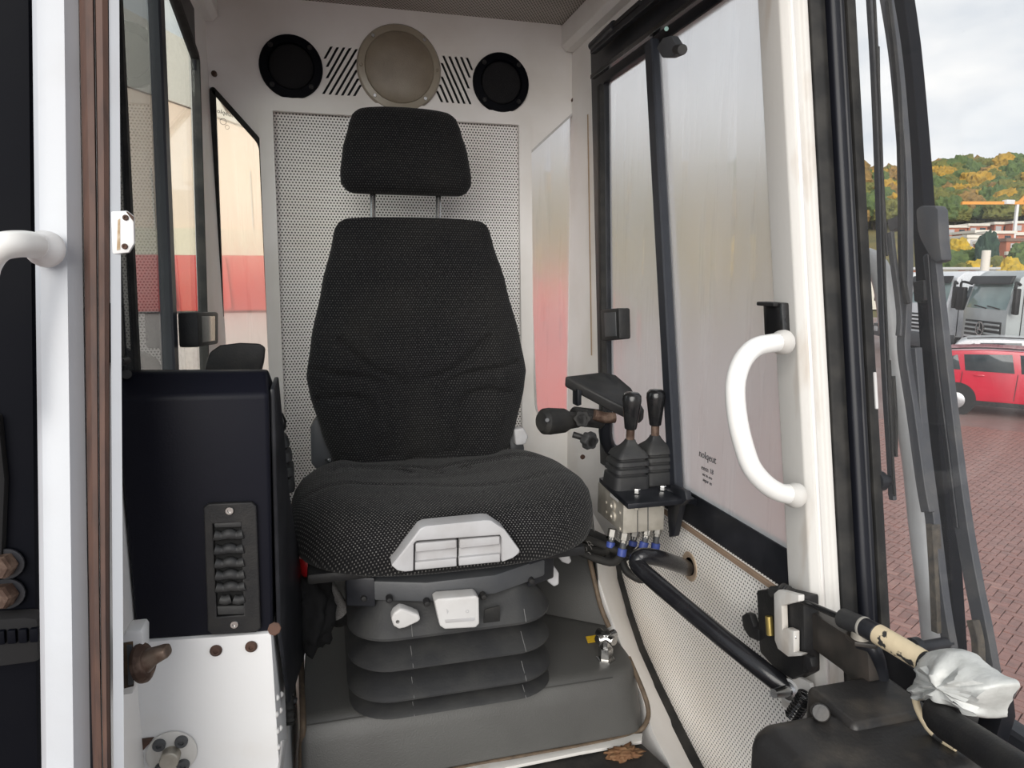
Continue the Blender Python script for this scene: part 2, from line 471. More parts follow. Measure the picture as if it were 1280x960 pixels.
def plate(name, outer, holes, thick, frame, mat, parent=None, bev=0):
    """flat sheet with real openings; frame(u, v, w) maps sheet coordinates to space"""
    if not holes:
        a, b = [frame(p[0], p[1], -thick / 2) for p in outer], frame(0, 0, thick) - frame(0, 0, 0)
        return slab(name, a, b, mat, parent, bev=0, smooth=False)
    cu = bpy.data.curves.new(name, 'CURVE'); cu.dimensions = '2D'; cu.fill_mode = 'BOTH'
    cu.extrude = thick / 2; cu.bevel_depth = bev; cu.bevel_resolution = 1 if bev else 0
    for lp in [outer] + list(holes):
        s = cu.splines.new('POLY'); s.points.add(len(lp) - 1); s.use_cyclic_u = True
        for q, pt in zip(lp, s.points): pt.co = (q[0], q[1], 0, 1)
    o = bpy.data.objects.new(name, cu); COL.objects.link(o)
    dg = bpy.context.evaluated_depsgraph_get()
    me = bpy.data.meshes.new_from_object(o.evaluated_get(dg))
    bpy.data.objects.remove(o); bpy.data.curves.remove(cu)
    me.name = name
    for v in me.vertices: v.co = frame(v.co.x, v.co.y, v.co.z)
    bm = bmesh.new(); bm.from_mesh(me); bpy.data.meshes.remove(me)
    bmesh.ops.remove_doubles(bm, verts=bm.verts, dist=2e-5)
    return finish(name, bm, mat, parent)
def fx(x0): return lambda u, v, w: V((x0 + w, u, v))      # sheet on a side wall: u = y, v = z
def fy(y0): return lambda u, v, w: V((u, y0 + w, v))      # sheet on the back wall: u = x, v = z
def fz(z0): return lambda u, v, w: V((u, v, z0 + w))
def yz(px, py, x): p = at(px, py, x=x); return (p.y, p.z)
def xz(px, py, y): p = at(px, py, y=y); return (p.x, p.z)
def screw(p, axis, r, mat, parent, name='screw', h=None):
    h = h or r * .5; p = V(p); a = V(axis).normalized()
    return lathe(name, p, a, [(0, 0), (r, 0), (r, h * .4), (r * .8, h), (r * .42, h), (r * .36, h * .35), (0, h * .35)], mat, parent, 14)
def hexbolt(p, axis, r, mat, parent, name='bolt', h=None, washer=None):
    h = h or r * .8; p = V(p); a = V(axis).normalized()
    if washer: cyl('washer', p, p + a * h * .25, r * 1.35, washer, parent, seg=20)
    return lathe(name, p + a * h * .2, a, [(0, 0), (r, 0), (r, h * .8), (r * .85, h), (0, h)], mat, parent, 6, smooth=False)
def text(name, body, p, size, frame, mat, parent, extrude=.0004, align='CENTER'):
    cu = bpy.data.curves.new(name, 'FONT'); cu.body = body; cu.size = size; cu.extrude = extrude; cu.align_x = align
    cu.resolution_u = 2
    o = bpy.data.objects.new(name, cu); COL.objects.link(o)
    dg = bpy.context.evaluated_depsgraph_get()
    me = bpy.data.meshes.new_from_object(o.evaluated_get(dg))
    bpy.data.objects.remove(o); bpy.data.curves.remove(cu)
    U, Vv, Wv = [V(a).normalized() for a in frame]
    for v in me.vertices: v.co = V(p) + U * v.co.x + Vv * v.co.y + Wv * v.co.z
    me.materials.clear(); me.materials.append(mat)
    o = bpy.data.objects.new(name, me); COL.objects.link(o)
    adopt(o, parent)
    return o

def ring_strip(name, poly, w, h, frame, mat, parent):
    """a narrow profile run round a closed 2-D outline"""
    n = len(poly); bm = bmesh.new(); rings = []
    for i, p in enumerate(poly):
        a = V(poly[i - 1][:2]); b = V(poly[(i + 1) % n][:2]); t = (b - a).normalized(); nr = V((-t.y, t.x)); q = V(p[:2])
        rings.append([bm.verts.new(frame((q + nr * w / 2 * s).x, (q + nr * w / 2 * s).y, h / 2 * k)) for s, k in ((1, 1), (-1, 1), (-1, -1), (1, -1))])
    for i in range(n):
        r0, r1 = rings[i], rings[(i + 1) % n]
        for k in range(4): bm.faces.new((r0[k], r1[k], r1[(k + 1) % 4], r0[(k + 1) % 4]))
    return finish(name, bm, mat, parent)
def film(name, pts, mat, parent, toward):
    """one-sided sheet of condensation lying on a pane"""
    bm = bmesh.new(); f = bm.faces.new([bm.verts.new(p) for p in pts]); f.normal_update()
    if f.normal.dot(V(toward)) < 0: f.normal_flip()
    return finish(name, bm, mat, parent, recalc=False)

# ================================================================== THE CAB SHELL
# ---- back wall
def crop_pts(pts, ox, oy, s, y): return [xz(ox + a / s, oy + b / s, y) for a, b in pts]
SL = [((155, 195), (62, 360)), ((238, 203), (92, 470)), ((322, 208), (92, 620)), ((403, 215), (45, 830)), ((490, 227), (128, 838)),
      ((495, 360), (212, 845)), ((492, 505), (295, 850)), ((512, 620), (375, 853)), ((545, 705), (455, 858))]
SRr = [((455, 190), (513, 325)), ((393, 183), (488, 405)), ((332, 180), (477, 520)), ((268, 175), (495, 688)), ((203, 168), (432, 683)),
       ((187, 245), (373, 680)), ((187, 390), (313, 675)), ((168, 475), (252, 670)), ((137, 545), (192, 665))]
slots = []
for S, ox, oy, s, hw in ((SL, 400, 40, 10.67, 19), (SRr, 530, 50, 8.53, 14)):
    for a, b in S:
        slots.append(crop_pts([(a[0] - hw, a[1]), (a[0] + hw, a[1]), (b[0] + hw, b[1]), (b[0] - hw, b[1])], ox, oy, s, YB))
winL = round_poly([xz(266, 112, YB), xz(327, 180, YB), xz(342, 520, YB), xz(281, 520, YB)], [.004, .02, .02, .02])
winR = round_poly([xz(656, 197, YB), xz(718, 140, YB), xz(722, 528, YB), xz(670, 524, YB)], [.014, .004, .03, .045])
panel = [(-.108, .393), (.505, .393), (.522, -.80), (-.122, -.80)]
wb = plate('wall_back', [(XL - .02, -.95), (XR + .02, -.95), (XR + .02, ZR + .02), (XL - .02, ZR + .02)], [panel, winL, winR] + slots,
           .006, fy(YB), WHITE_IN)
struct(wb, 'cream painted steel back wall of the cab behind the seat', 'wall')
pp = plate('perforated_panel', [(-.125, .40), (.52, .40), (.54, -.83), (-.135, -.83)], [], .003, fy(YB + .012), PERF_B, wb)
plate('panel_frame', round_poly([(-.14, .425), (.538, .425), (.556, -.82), (-.156, -.82)], .012), [panel], .008, fy(YB - .007), WHITE_IN, wb)
du = box('slot_light_block', (.2, YB + .085, .515), (.86, .14, .2), BLACKM, wb, bev=0)  # unseen dark box added behind the slots to keep daylight out
cyl('wall_stud', at(716, 126, y=YB), at(716, 126, y=YB) + V((0, -.012, 0)), .0065, RUST, wb, seg=10)
cyl('wall_stud', at(266, 93, y=YB) + V((.004, 0, 0)), at(266, 93, y=YB) + V((.004, -.012, 0)), .0065, RUST, wb, seg=10)
cyl('rust_hole', at(728, 571, y=YB - .3), at(728, 571, y=YB - .3) + V((0, -.003, 0)), .006, RUSTSPOT, wb, seg=12)

def inset(poly, d):
    c = V((sum(p[0] for p in poly) / len(poly), sum(p[1] for p in poly) / len(poly)))
    out = []
    n = len(poly)
    for i, p in enumerate(poly):
        a = V(poly[i - 1][:2]); b = V(poly[(i + 1) % n][:2]); t = (b - a).normalized()
        nr = V((-t.y, t.x)); q = V(p[:2])
        if (c - q).dot(nr) < 0: nr = -nr
        out.append(tuple(q + nr * d))
    return out
w2 = plate('window_2', winL, [], .004, fy(YB + .004), CLEAR_L)
struct(w2, 'narrow slant-topped rear glass left of the perforated panel', 'window')
ring_strip('rubber_seal', winL, .012, .014, fy(YB - .001), RUBBER_D, w2)
film('condensation', [V((u, YB, v)) for u, v in winL], FILM_L, w2, (0, -1, 0))
w3 = plate('window_3', winR, [], .004, fy(YB + .004), FOG)
struct(w3, 'narrow slant-topped fogged rear glass right of the perforated panel', 'window')
ring_strip('rubber_seal', winR, .005, .012, fy(YB - .001), OFFWHITEP, w3)
film('condensation', [V((u, YB, v)) for u, v in winR], FILM, w3, (0, -1, 0))
INK = M('etched_print', (.08, .08, .085), .6)
p0 = at(279, 143, y=YB - .002)
text('glass_mark', 'nolqeut', p0, .0145, ((1, 0, -.25), (.25, 0, 1), (0, -1, 0)), INK, w2)
lathe('glass_mark', at(279, 152, y=YB - .001), (0, -1, 0), [(.0075, 0), (.0075, .0008), (.0066, .0008), (.0066, 0)], INK, w2, 18, ring=True)
lathe('glass_mark', at(284, 159, y=YB - .001), (0, -1, 0), [(.005, 0), (.005, .0008), (.0043, .0008), (.0043, 0)], INK, w2, 18, ring=True)

# ---- roof lining
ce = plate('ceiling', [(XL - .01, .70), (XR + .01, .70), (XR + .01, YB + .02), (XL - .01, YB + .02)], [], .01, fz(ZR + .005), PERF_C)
struct(ce, 'perforated pale roof lining of the cab', 'ceiling')
t1 = strip('trim_1', [(XR - .005, .72, ZR - .03), (XR - .005, YB, ZR - .03)], .05, .075, WHITE_IN, None, up=(1, 0, 0), bev=.012)
struct(t1, 'white roof rail above the sliding side window', 'trim')
t2 = strip('trim_2', [(XL + .002, .72, ZR - .03), (XL + .002, YB, ZR - .03)], .05, .075, WHITE_IN, None, up=(1, 0, 0), bev=.012)
struct(t2, 'white roof rail on the console side of the cab', 'trim')
rf = box('roof_panel', (.2, 1.27, ZR + .05), (.96, 1.30, .05), WHITE, None, bev=.02)
struct(rf, 'white outer roof skin of the cab', 'roof')

# ---- right side wall with the sliding window
def Yf(z): return .855 + .18 * z      # front corner of the door posts, leaning back at the top
def Yr(z): return .905 + .20 * z
win1 = [yz(741, 55, XR), (Yr(.56) - .02, .56), (Yr(-.455) - .02, -.455), yz(757, 560, XR)]
zz = yz(741, 55, XR)[1]
win1 = [(yz(741, 58, XR)[0], .555), (Yf(.555) + .014, .555), (Yf(-.46) + .014, -.46), (1.575, -.46)]
edge_px = [(772, 690), (778, 722), (790, 765), (806, 812), (826, 856), (850, 905), (878, 960), (905, 1010)]
bound = [yz(a, b, XR) for a, b in edge_px]
wr = plate('wall_right', [(YB + .01, ZR), (Yf(ZR), ZR), (Yf(-1.0), -1.0), (YB + .01, -1.0)], [win1], .006, fx(XR + .006), WHITE_IN)
struct(wr, 'white side wall of the cab around the sliding window', 'wall')
lin = [(bound[0][0] + .02, -.462)] + [(bound[0][0], -.50)] + bound + [(Yf(-1.05) + .025, bound[-1][1]), (Yf(-.462) + .025, -.462)]
plate('perforated_panel', lin, [], .004, fx(XR - .004), PERF_R, wr)
strip('panel_edging', [V((XR - .018, a, b)) for a, b in bound], .026, .038, RUBBER_D, wr, up=(1, 0, 0), bev=.003)
strip('panel_edging', [(XR - .010, 1.5, -.468), (XR - .010, Yf(-.468) + .03, -.468)],   .006, .009, M('tan_edging', (.30, .21, .145), .7), wr, up=(1, 0, 0))
# rear post strip with its rust line
strip('rust_streak', [(XR - .001, 1.715, .40), (XR - .001, 1.66, -.20)], .001, .006, M('pale_rust_stain', (.42, .30, .19), .7), wr, up=(1, 0, 0), bev=0)

w1 = bpy.data.objects.new('window_1', None); COL.objects.link(w1); w1.location = (XR, 1.2, -.46)
struct(w1, 'fogged sliding side window in a black frame', 'window')
gl_top, gl_bot = .448, -.402
fr_in = [(yz(757, 102, XR)[0], gl_top), (Yf(gl_top) + .026, gl_top), (Yf(gl_bot) + .026, gl_bot), (1.535, gl_bot)]
plate('frame', win1, [round_poly(fr_in, [.012, .002, .002, .02])], .016, fx(XR + .004), BLACKM, w1, bev=.002)
a0, a1 = yz(829, 58, XR), yz(859, 604, XR)
def barY(z): return a0[0] + (a1[0] - a0[0]) * (z - a0[1]) / (a1[1] - a0[1])
strip('meeting_bar', [(XR - .024, barY(.448), .448), (XR - .024, barY(-.402), -.402)], .018, .032, M('bar_blue_black', (.02, .023, .031), .4), w1, up=(1, 0, 0), bev=.003)
strip('meeting_bar', [(XR - .006, barY(.448) + .022, .448), (XR - .006, barY(-.402) + .022, -.402)], .02, .020, BLACKM, w1, up=(1, 0, 0), bev=.002)
plate('pane', [(1.68, .452), (barY(.452), .452), (barY(-.405), -.405), (1.55, -.405)], [], .004, fx(XR + .010), FOG, w1)
film('condensation', [V((XR + .0075, a, b)) for a, b in [(1.68, .452), (barY(.452), .452), (barY(-.405), -.405), (1.55, -.405)]], FILM, w1, (-1, 0, 0))
plate('pane', [(barY(.452) + .01, .452), (Yf(.452) + .018, .452), (Yf(-.405) + .018, -.405), (barY(-.405) + .01, -.405)], [], .004, fx(XR - .001), FOG, w1)
film('condensation', [V((XR - .0035, a, b)) for a, b in [(barY(.452) + .01, .452), (Yf(.452) + .018, .452), (Yf(-.405) + .018, -.405), (barY(-.405) + .01, -.405)]], FILM, w1, (-1, 0, 0))
strip('gasket', [(XR - .014, yz(757, 102, XR)[0] - .004, .44), (XR - .014, 1.535, -.39)], .012, .014, RUBBER_D, w1, up=(1, 0, 0))
strip('track', [(XR - .026, 1.62, .462), (XR - .026, .98, .462)], .012, .010, BLACKG, w1, up=(1, 0, 0))
strip('track', [(XR - .026, 1.62, .52), (XR - .026, .98, .52)], .014, .014, BLACKM, w1, up=(1, 0, 0))
# latch on the bar
lp = at(834, 58, x=XR - .035)
lk = slab('latch', ats([(820, 60), (828, 47), (838, 44), (845, 55), (846, 68), (836, 72), (827, 72)], x=XR - .048), (.016, 0, 0), GREYP, w1, bev=.004)
cyl('latch_knob', at(846, 62, x=XR - .04), at(853, 62, x=XR - .06), .0085, RUBBER, lk, seg=14)
cyl('latch_pin', at(833, 36, x=XR - .03), at(833, 36, x=XR - .036), .004, M('pale_green_cap', (.3, .5, .45), .4), lk, seg=12)
g = slab('finger_grip', ats([(750, 387), (773, 385), (774, 424), (752, 426)], x=XR - .04), (.028, 0, 0), BLACKP, w1, bev=.005)
slab('recess', ats([(755, 391), (769, 390), (770, 420), (756, 421)], x=XR - .0415), (.003, 0, 0), GREYP, g, bev=.001)
g = slab('finger_grip', ats([(953, 380), (977, 378), (979, 424), (955, 425)], x=XR - .020), (.014, 0, 0), BLACKG, w1, bev=.004)
box('grip_lip', at(964, 380, x=XR - .016), (.022, .042, .006), BLACKP, g, bev=.002)
mk = at(884, 575, x=XR - .0045)
text('glass_mark', 'nolqeut', mk, .019, ((0, -1, 0), (0, 0, 1), (-1, 0, 0)), INK, w1)
text('glass_mark', 'eecn 18', at(884, 590, x=XR - .0045), .013, ((0, -1, 0), (0, 0, 1), (-1, 0, 0)), INK, w1)
text('glass_mark', 'mz tn oro', at(884, 597, x=XR - .0045), .008, ((0, -1, 0), (0, 0, 1), (-1, 0, 0)), INK, w1)
text('glass_mark', 'sepur es', at(884, 604, x=XR - .0045), .009, ((0, -1, 0), (0, 0, 1), (-1, 0, 0)), INK, w1)
# gas spring lying under the roof rail
gs = thing('gas_spring', 'thin black gas spring lying along the top of the sliding window', 'gas spring', at(742, 58, x=XR - .02))
a, b, c = at(740, 58, x=XR - .03), at(768, 31, x=XR - .03), at(800, 3, x=XR - .03)
cyl('rod_end', a, a + (b - a) * .2, .007, BLACKP, gs)
cyl('cylinder', a, b, .010, BLACKM, gs)
cyl('piston_rod', b, c, .005, BLACKP, gs)

# ---- right door post with the grab handle
def leanpost(name, sec, mat, z0=-1.0, z1=.72, lean=.18, y0=.855, n=6):
    rings = [[V((x, y0 + dy + lean * (z0 + (z1 - z0) * i / n), z0 + (z1 - z0) * i / n)) for x, dy in sec] for i in range(n + 1)]
    bm = bmesh.new()
    vr = [[bm.verts.new(p) for p in r] for r in rings]
    m = len(vr[0])
    for a, b in zip(vr, vr[1:]):
        for k in range(m): bm.faces.new((a[k], b[k], b[(k + 1) % m], a[(k + 1) % m]))
    bm.faces.new(vr[0]); bm.faces.new(vr[-1])
    return finish(name, bm, mat, None, smooth=True, angle=40)
sec = round_poly([(.642, .06), (.642, .010), (.652, 0), (.668, .001), (.672, -.004), (.680, -.004), (.680, .06)], .0025, 3)
pr = struct(leanpost('post_right', sec, WHITE_OLD), 'white painted door post beside the opened glass door', 'post')
sec = round_poly([(.681, .05), (.681, -.006), (.696, -.010), (.709, -.004), (.709, .05)], .003, 3)
sl = leanpost('door_seal', sec, RUBBER_D); adopt(sl, pr)

gh = thing('grab_handle', 'thick white tubular grab handle curving off the right door post', 'handle', at(985, 620, y=.80))
hp = [(978, 428), (965, 429), (945, 434), (930, 448), (921, 470), (919, 495), (923, 530), (931, 562), (940, 585), (955, 603), (973, 615), (993, 619)]
P = []
for i, (a, b) in enumerate(hp):
    t = i / (len(hp) - 1)
    zt = at(a, b, y=.8).z
    P.append(at(a, b, y=Yf(zt) - .005 - .03 * math.sin(math.pi * t)))
tube('bar', P, .0130, WHITE_HANDLE, gh, seg=18, n=6)
for p, q in ((P[0], P[1]), (P[-1], P[-2])):
    d = (q - p).normalized()
    lathe('weld_collar', p - d * .004, d, [(.0175, 0), (.017, .008), (.014, .014), (.0132, .02)], WHITE_OLD, gh, 20)

# ---- left door post, seal and flange
def lline(pt, pb, dy=0):
    a = at(pt, 0, y=.86 + dy); b = at(pb, 960, y=.70 + dy)
    return a + (a - b) * .35, b + (b - a) * .35
def lpost(name, lines, mat, n=8, jig=None):
    rings = []
    for i in range(n + 1):
        t = i / n
        rings.append([a + (b - a) * t + (V((jig(t), 0, 0)) if jig else V()) for a, b in lines])
    bm = bmesh.new()
    vr = [[bm.verts.new(p) for p in r] for r in rings]
    m = len(vr[0])
    for a, b in zip(vr, vr[1:]):
        for k in range(m): bm.faces.new((a[k], b[k], b[(k + 1) % m], a[(k + 1) % m]))
    bm.faces.new(vr[0]); bm.faces.new(vr[-1])
    return finish(name, bm, mat, None, smooth=True, angle=30)
pl = lpost('post_left', [lline(40, 52, .012), lline(46, 58, .003), lline(58, 72, 0), lline(80, 92, 0), lline(86, 100, .006), lline(98, 113, .016), lline(98, 113, .06), lline(40, 52, .06)], WHITE_DIMMED)
struct(pl, 'broad white door post at the console side', 'post')
wob = lambda t: .0025 * math.sin(7 * t) * t
sl = lpost('door_seal', [lline(98, 118, .016), lline(99, 119, .006), lline(106, 124, 0), lline(115, 129, .001), lline(117, 130, .010), lline(117, 130, .03), lline(98, 118, .03)], SEAL, 24, wob); adopt(sl, pl)
sl = lpost('door_seal', [lline(117.5, 130.5, .012), lline(119, 131, .002), lline(127, 136, 0), lline(134, 140, .004), lline(135, 141, .014), lline(135, 141, .03), lline(117.5, 130.5, .03)], SEAL, 24, wob); adopt(sl, pl)
fl = lpost('flange', [lline(136, 142, .006), lline(149, 155, .010), lline(149, 155, .05), lline(136, 142, .05)], WHITE_DIMMED); adopt(fl, pl)
tb = slab('lock_tab', ats([(138, 264), (158, 263), (167, 270), (168, 304), (161, 316), (140, 318)], y=.812), (0, .006, 0), WHITE, pl, bev=.002)
for a, b in ((157, 272), (156, 308)): screw(at(a, b, y=.8115), (0, -1, 0), .003, RUSTSPOT, tb)
slab('rust_stain', ats([(147, 275), (150, 273), (150, 312), (146, 313)], y=.8115), (0, .001, 0), M('tab_rust', (.38, .27, .16), .8, col2=(.6, .5, .38), nscale=120), tb, bev=0)
slab('rust_stain', ats([(157, 264), (160, 265), (167, 271), (167, 277), (163, 272)], y=.8115), (0, .001, 0), RUSTSPOT, tb, bev=0)

gl = thing('grab_handle', 'white tubular grab handle at the left picture edge', 'handle', at(45, 330, y=.78))
zc = .77
P = [at(56, 311, y=zc + .02), at(40, 306, y=zc), at(20, 305, y=zc - .02), at(0, 309, y=zc - .03), at(-14, 322, y=zc - .03), at(-22, 345, y=zc - .03), at(-26, 400, y=zc - .03), at(-28, 520, y=zc - .04)]
tube('bar', P, .0125, WHITE_HANDLE, gl, seg=18, n=6)
d = (P[1] - P[0]).normalized()
lathe('weld_collar', P[0] - d * .004, d, [(.018, 0), (.0175, .008), (.0135, .014), (.0128, .02)], WHITE, gl, 20)

# ---- left side wall with its sliding window
zt, zb = .50, -.30
YRL = yz(246, 90, XL)[0]
YT4, YB4 = yz(243, 72, XL)[0], yz(252, 460, XL)[0]
hole = [(YT4 + .012, .545), (1.03, .545), (.92, -.30), (YB4 + .012, -.30)]
wl = plate('wall_left', [(YB + .01, ZR), (.95, ZR), (.66, -1.0), (YB + .01, -1.0)], [hole], .006, fx(XL - .006), WHITE_IN)
struct(wl, 'white side wall of the cab on the console side', 'wall')
w4 = bpy.data.objects.new('window_4', None); COL.objects.link(w4); w4.location = (XL, 1.3, -.3)
struct(w4, 'wet sliding side window behind the dark console', 'window')
inner = [(YT4, yz(243, 72, XL)[1]), (yz(212, -14, XL)[0], yz(212, -14, XL)[1]), (1.055, yz(212, -14, XL)[1]), (.955, -.28), (YB4, -.28)]
inner = round_poly(inner, [.012, .01, .01, .01, .02])
plate('frame', hole, [inner], .010, fx(XL - .001), BLACKM, w4)
ring_strip('rubber_seal', inner, .012, .016, fx(XL + .002), RUBBER_D, w4)
b0, b1 = yz(189, 0, XL), yz(207, 450, XL)
def barL(z): return b0[0] + (b1[0] - b0[0]) * (z - b0[1]) / (b1[1] - b0[1])
strip('meeting_bar', [(XL + .007, barL(.54), .54), (XL + .007, barL(-.29), -.29)], .018, .034, MATS['bar_blue_black'], w4, up=(1, 0, 0), bev=.003)
plate('pane', [(YT4 + .01, .54), (barL(.54), .54), (barL(-.29), -.29), (YB4 + .01, -.29)], [], .004, fx(XL - .002), CLEAR_L, w4)
plate('pane', [(barL(.54), .54), (1.0, .54), (.92, -.29), (barL(-.29), -.29)], [], .004, fx(XL + .004), GREY_L, w4)
g = slab('finger_grip', ats([(247, 390), (273, 390), (273, 430), (249, 434)], x=XL + .045), (-.03, 0, 0), BLACKP, w4, bev=.005)
slab('recess', ats([(252, 395), (269, 395), (269, 426), (253, 428)], x=XL + .0455), (-.002, 0, 0), BLACKG, g, bev=.001)
g = slab('finger_grip', ats([(146, 378), (154, 382), (157, 440), (156, 452), (147, 453)], x=XL + .006), (-.012, 0, 0), BLACKP, w4, bev=.004)
tube('grip_pin', ats([(150, 452), (154, 452), (158, 450)], x=XL + .010), .005, BLACKP, g, n=2)

# ---- floor, sill and curb
fl = slab('floor', [V((-.10, .10, ZF)), V((-.10, 1.02, ZF)), at(600, 968, z=ZF), at(720, 944, z=ZF), at(802, 929, z=ZF), at(838, 962, z=ZF), at(880, 1010, z=ZF), V((.45, .10, ZF))], (0, 0, -.03), MATDARK, None, bev=.003)
struct(fl, 'black dirty rubber floor mat at the foot of the seat', 'floor')
# white sill between the seat plinth and the mat
sl = slab('trim_3', [at(560, 966, z=ZF + .004), at(640, 953, z=ZF + .004), at(720, 938, z=ZF + .004), at(790, 921, z=ZF + .004), at(803, 920, z=ZF + .004), at(802, 930, z=ZF + .004), at(720, 945, z=ZF + .004), at(600, 970, z=ZF + .004)],
          (0, 0, .006), WHITE_OLD, None, bev=.001)
struct(sl, 'thin white sill strip along the foot of the seat plinth', 'trim')
# curb sweeping down beside the perforated side panel
inn = [at(a, b, z=zv) for a, b, zv in ((741, 640, -.50), (748, 722, -.62), (765, 775, -.70), (782, 822, -.74), (802, 870, -.785), (816, 916, -.82), (836, 955, -.835), (858, 1010, -.86))]
outb = [V((XR - .008, a, b)) for a, b in bound]
bm = bmesh.new()
va = [bm.verts.new(p) for p in inn]; vb = [bm.verts.new(p) for p in outb]
vc = [bm.verts.new(p + V((-.0, 0, -.2))) for p in inn]; vd = [bm.verts.new(p + V((0, 0, -.2))) for p in outb]
for i in range(len(inn) - 1):
    bm.faces.new((va[i], va[i + 1], vb[i + 1], vb[i])); bm.faces.new((va[i], vc[i], vc[i + 1], va[i + 1]))
    bm.faces.new((vc[i], vd[i], vd[i + 1], vc[i + 1])); bm.faces.new((vb[i], vb[i + 1], vd[i + 1], vd[i]))
bm.faces.new((va[0], vb[0], vd[0], vc[0])); bm.faces.new((va[-1], vc[-1], vd[-1], vb[-1]))
cb = finish('trim_4', bm, WHITE_IN, None, smooth=True)
struct(cb, 'scuffed white curb sweeping down beside the seat plinth', 'trim')
# rear floor under the seat plinth
fb = box('floor_rear', (.2, 1.0, -1.08), (.9, 1.72, .12), WHITE_OLD, None, bev=.004)
struct(fb, 'white steel floor under the mat and the seat plinth', 'floor')

# ---- the glass door, swung open towards the right
XD = .735
dr = bpy.data.objects.new('door_1', None); COL.objects.link(dr); dr.location = (XD, Yf(-.5), -.55)
struct(dr, 'black framed glass door swung open on the right', 'door')
def Yd(z): return Yf(z) - .012
sec = round_poly([(.711, .03), (.711, -.010), (.716, -.014), (.726, -.014), (.729, -.019), (.748, -.019), (.748, .03)], .002, 2)
s = leanpost('stile', sec, M('door_frame_black', (.010, .011, .016), .4, spec=.35), -.62, .72); adopt(s, dr)
s = leanpost('glass_gasket', round_poly([(.727, -.019), (.727, -.026), (.742, -.026), (.742, -.019)], .002, 2), RUBBER_D, -.62, .72); adopt(s, dr)
plate('pane', [(Yd(.72) - .008, .72), (-.35, .72), (-.35, -.55), (Yd(-.55) - .008, -.55)], [], .005, fx(XD), CLEAR_D, dr)
strip('bottom_rail', [(XD - .004, Yd(-.56) - .01, -.535), (XD - .004, -.35, -.535)], .028, .07, BLACKM, dr, up=(1, 0, 0), bev=.004)
strip('clip', [(XD - .012, Yd(-.14) - .03, -.13), (XD - .012, Yd(-.19) - .03, -.18)], .004, .004, OFFWHITEP, dr, up=(1, 0, 0))

# ================================================================== BACK WALL FITTINGS
def speaker(px, py, r, label):
    c = at(px, py, y=YB - .004); ax = V((0, -1, 0))
    s = thing('loudspeaker', label, 'loudspeaker', c, 'round loudspeakers in the back wall')
    lathe('rim', c, ax, [(r, 0), (r, .004), (r * .97, .009), (r * .74, .011), (r * .70, .006), (r * .69, 0)], NAVY_EXT, s, 48)
    lathe('grille', c, ax, [(r * .71, .002), (r * .66, .006), (r * .3, .010), (0, .011)], M('speaker_mesh', (.006, .006, .008), .8, bscale=900, bstr=.8), s, 40)
    for k in (45, 135, 225, 315):
        screw(c + V((math.cos(R(k)) * r * .86, -.0095, math.sin(R(k)) * r * .86)), ax, .006, BLACKP, s)
    return s
speaker(364, 84, .0735, 'round black loudspeaker in the back wall, above the console side')
speaker(626, 104, .0745, 'round black loudspeaker in the back wall, nearer the sliding window')
c = at(499, 86, y=YB - .004); ax = V((0, -1, 0))
dl = thing('dome_lamp', 'round translucent yellowed interior lamp above the headrest', 'lamp', c)
LENS = M('yellowed_lens', (.38, .34, .27), .3, col2=(.30, .26, .20), nscale=9)
LENSIN = M('brownish_lens', (.24, .20, .15), .22, col2=(.30, .26, .20), nscale=14, bscale=500, bstr=.3)
lathe('rim', c, ax, [(.104, 0), (.104, .004), (.100, .010), (.086, .013), (.084, .011)], LENS, dl, 56)
lathe('lens', c, ax, [(.085, .006), (.084, .014), (.079, .018), (.04, .021), (0, .022)], LENSIN, dl, 48)
for k in (48, 132, 228, 312):
    screw(c + V((math.cos(R(k)) * .0935, -.011, math.sin(R(k)) * .0935)), ax, .005, CHROME, dl)
for k in (0, 180):
    cyl('moulded_boss', c + V((math.cos(R(k)) * .0935, -.010, 0)), c + V((math.cos(R(k)) * .0935, -.014, 0)), .004, LENSIN, dl, seg=12)

# ================================================================== THE SEAT
CX = .187
seat = thing('operator_seat', 'black fabric suspension seat with headrest and grey rubber bellows', 'seat', (CX, 1.25, -.712))
def lerp_tab(tab, t):
    if t <= tab[0][0]: return tab[0][1]
    for (a, va), (b, vb) in zip(tab, tab[1:]):
        if t <= b:
            k = (t - a) / (b - a); k = k * k * (3 - 2 * k) * .35 + k * .65
            return va + (vb - va) * k
    return tab[-1][1]
def seg_dist(px, pz, line):
    best = 9
    for (ax_, az), (bx, bz) in zip(line, line[1:]):
        dx, dz = bx - ax_, bz - az; L = dx * dx + dz * dz
        t = max(0, min(1, ((px - ax_) * dx + (pz - az) * dz) / L)) if L > 0 else 0
        best = min(best, math.hypot(px - ax_ - dx * t, pz - az - dz * t))
    return best
def crop4(pts):
    o = [xz(340 + a / 2.527, 240 + b / 2.527, 1.44) for a, b in pts]
    return [(x, z) for x, z in o]
gl_l = [crop4([(215, 470), (270, 520), (330, 565), (400, 590), (428, 620), (432, 700), (436, 820), (455, 846), (490, 842)]),
        crop4([(120, 560), (200, 575), (300, 585), (355, 605), (376, 650), (382, 760), (384, 830), (350, 836), (332, 820)]),
        crop4([(150, 655), (230, 640), (290, 650), (322, 690), (330, 760), (332, 825)])]
groove_lines = []
mid = xz(340 + 458 / 2.527, 480, 1.44)[0]
for ln in gl_l:
    groove_lines.append(ln); groove_lines.append([(2 * mid - x, z) for x, z in ln])
gbox = [(min(p[0] for p in l) - .02, max(p[0] for p in l) + .02, min(p[1] for p in l) - .02, max(p[1] for p in l) + .02) for l in groove_lines]
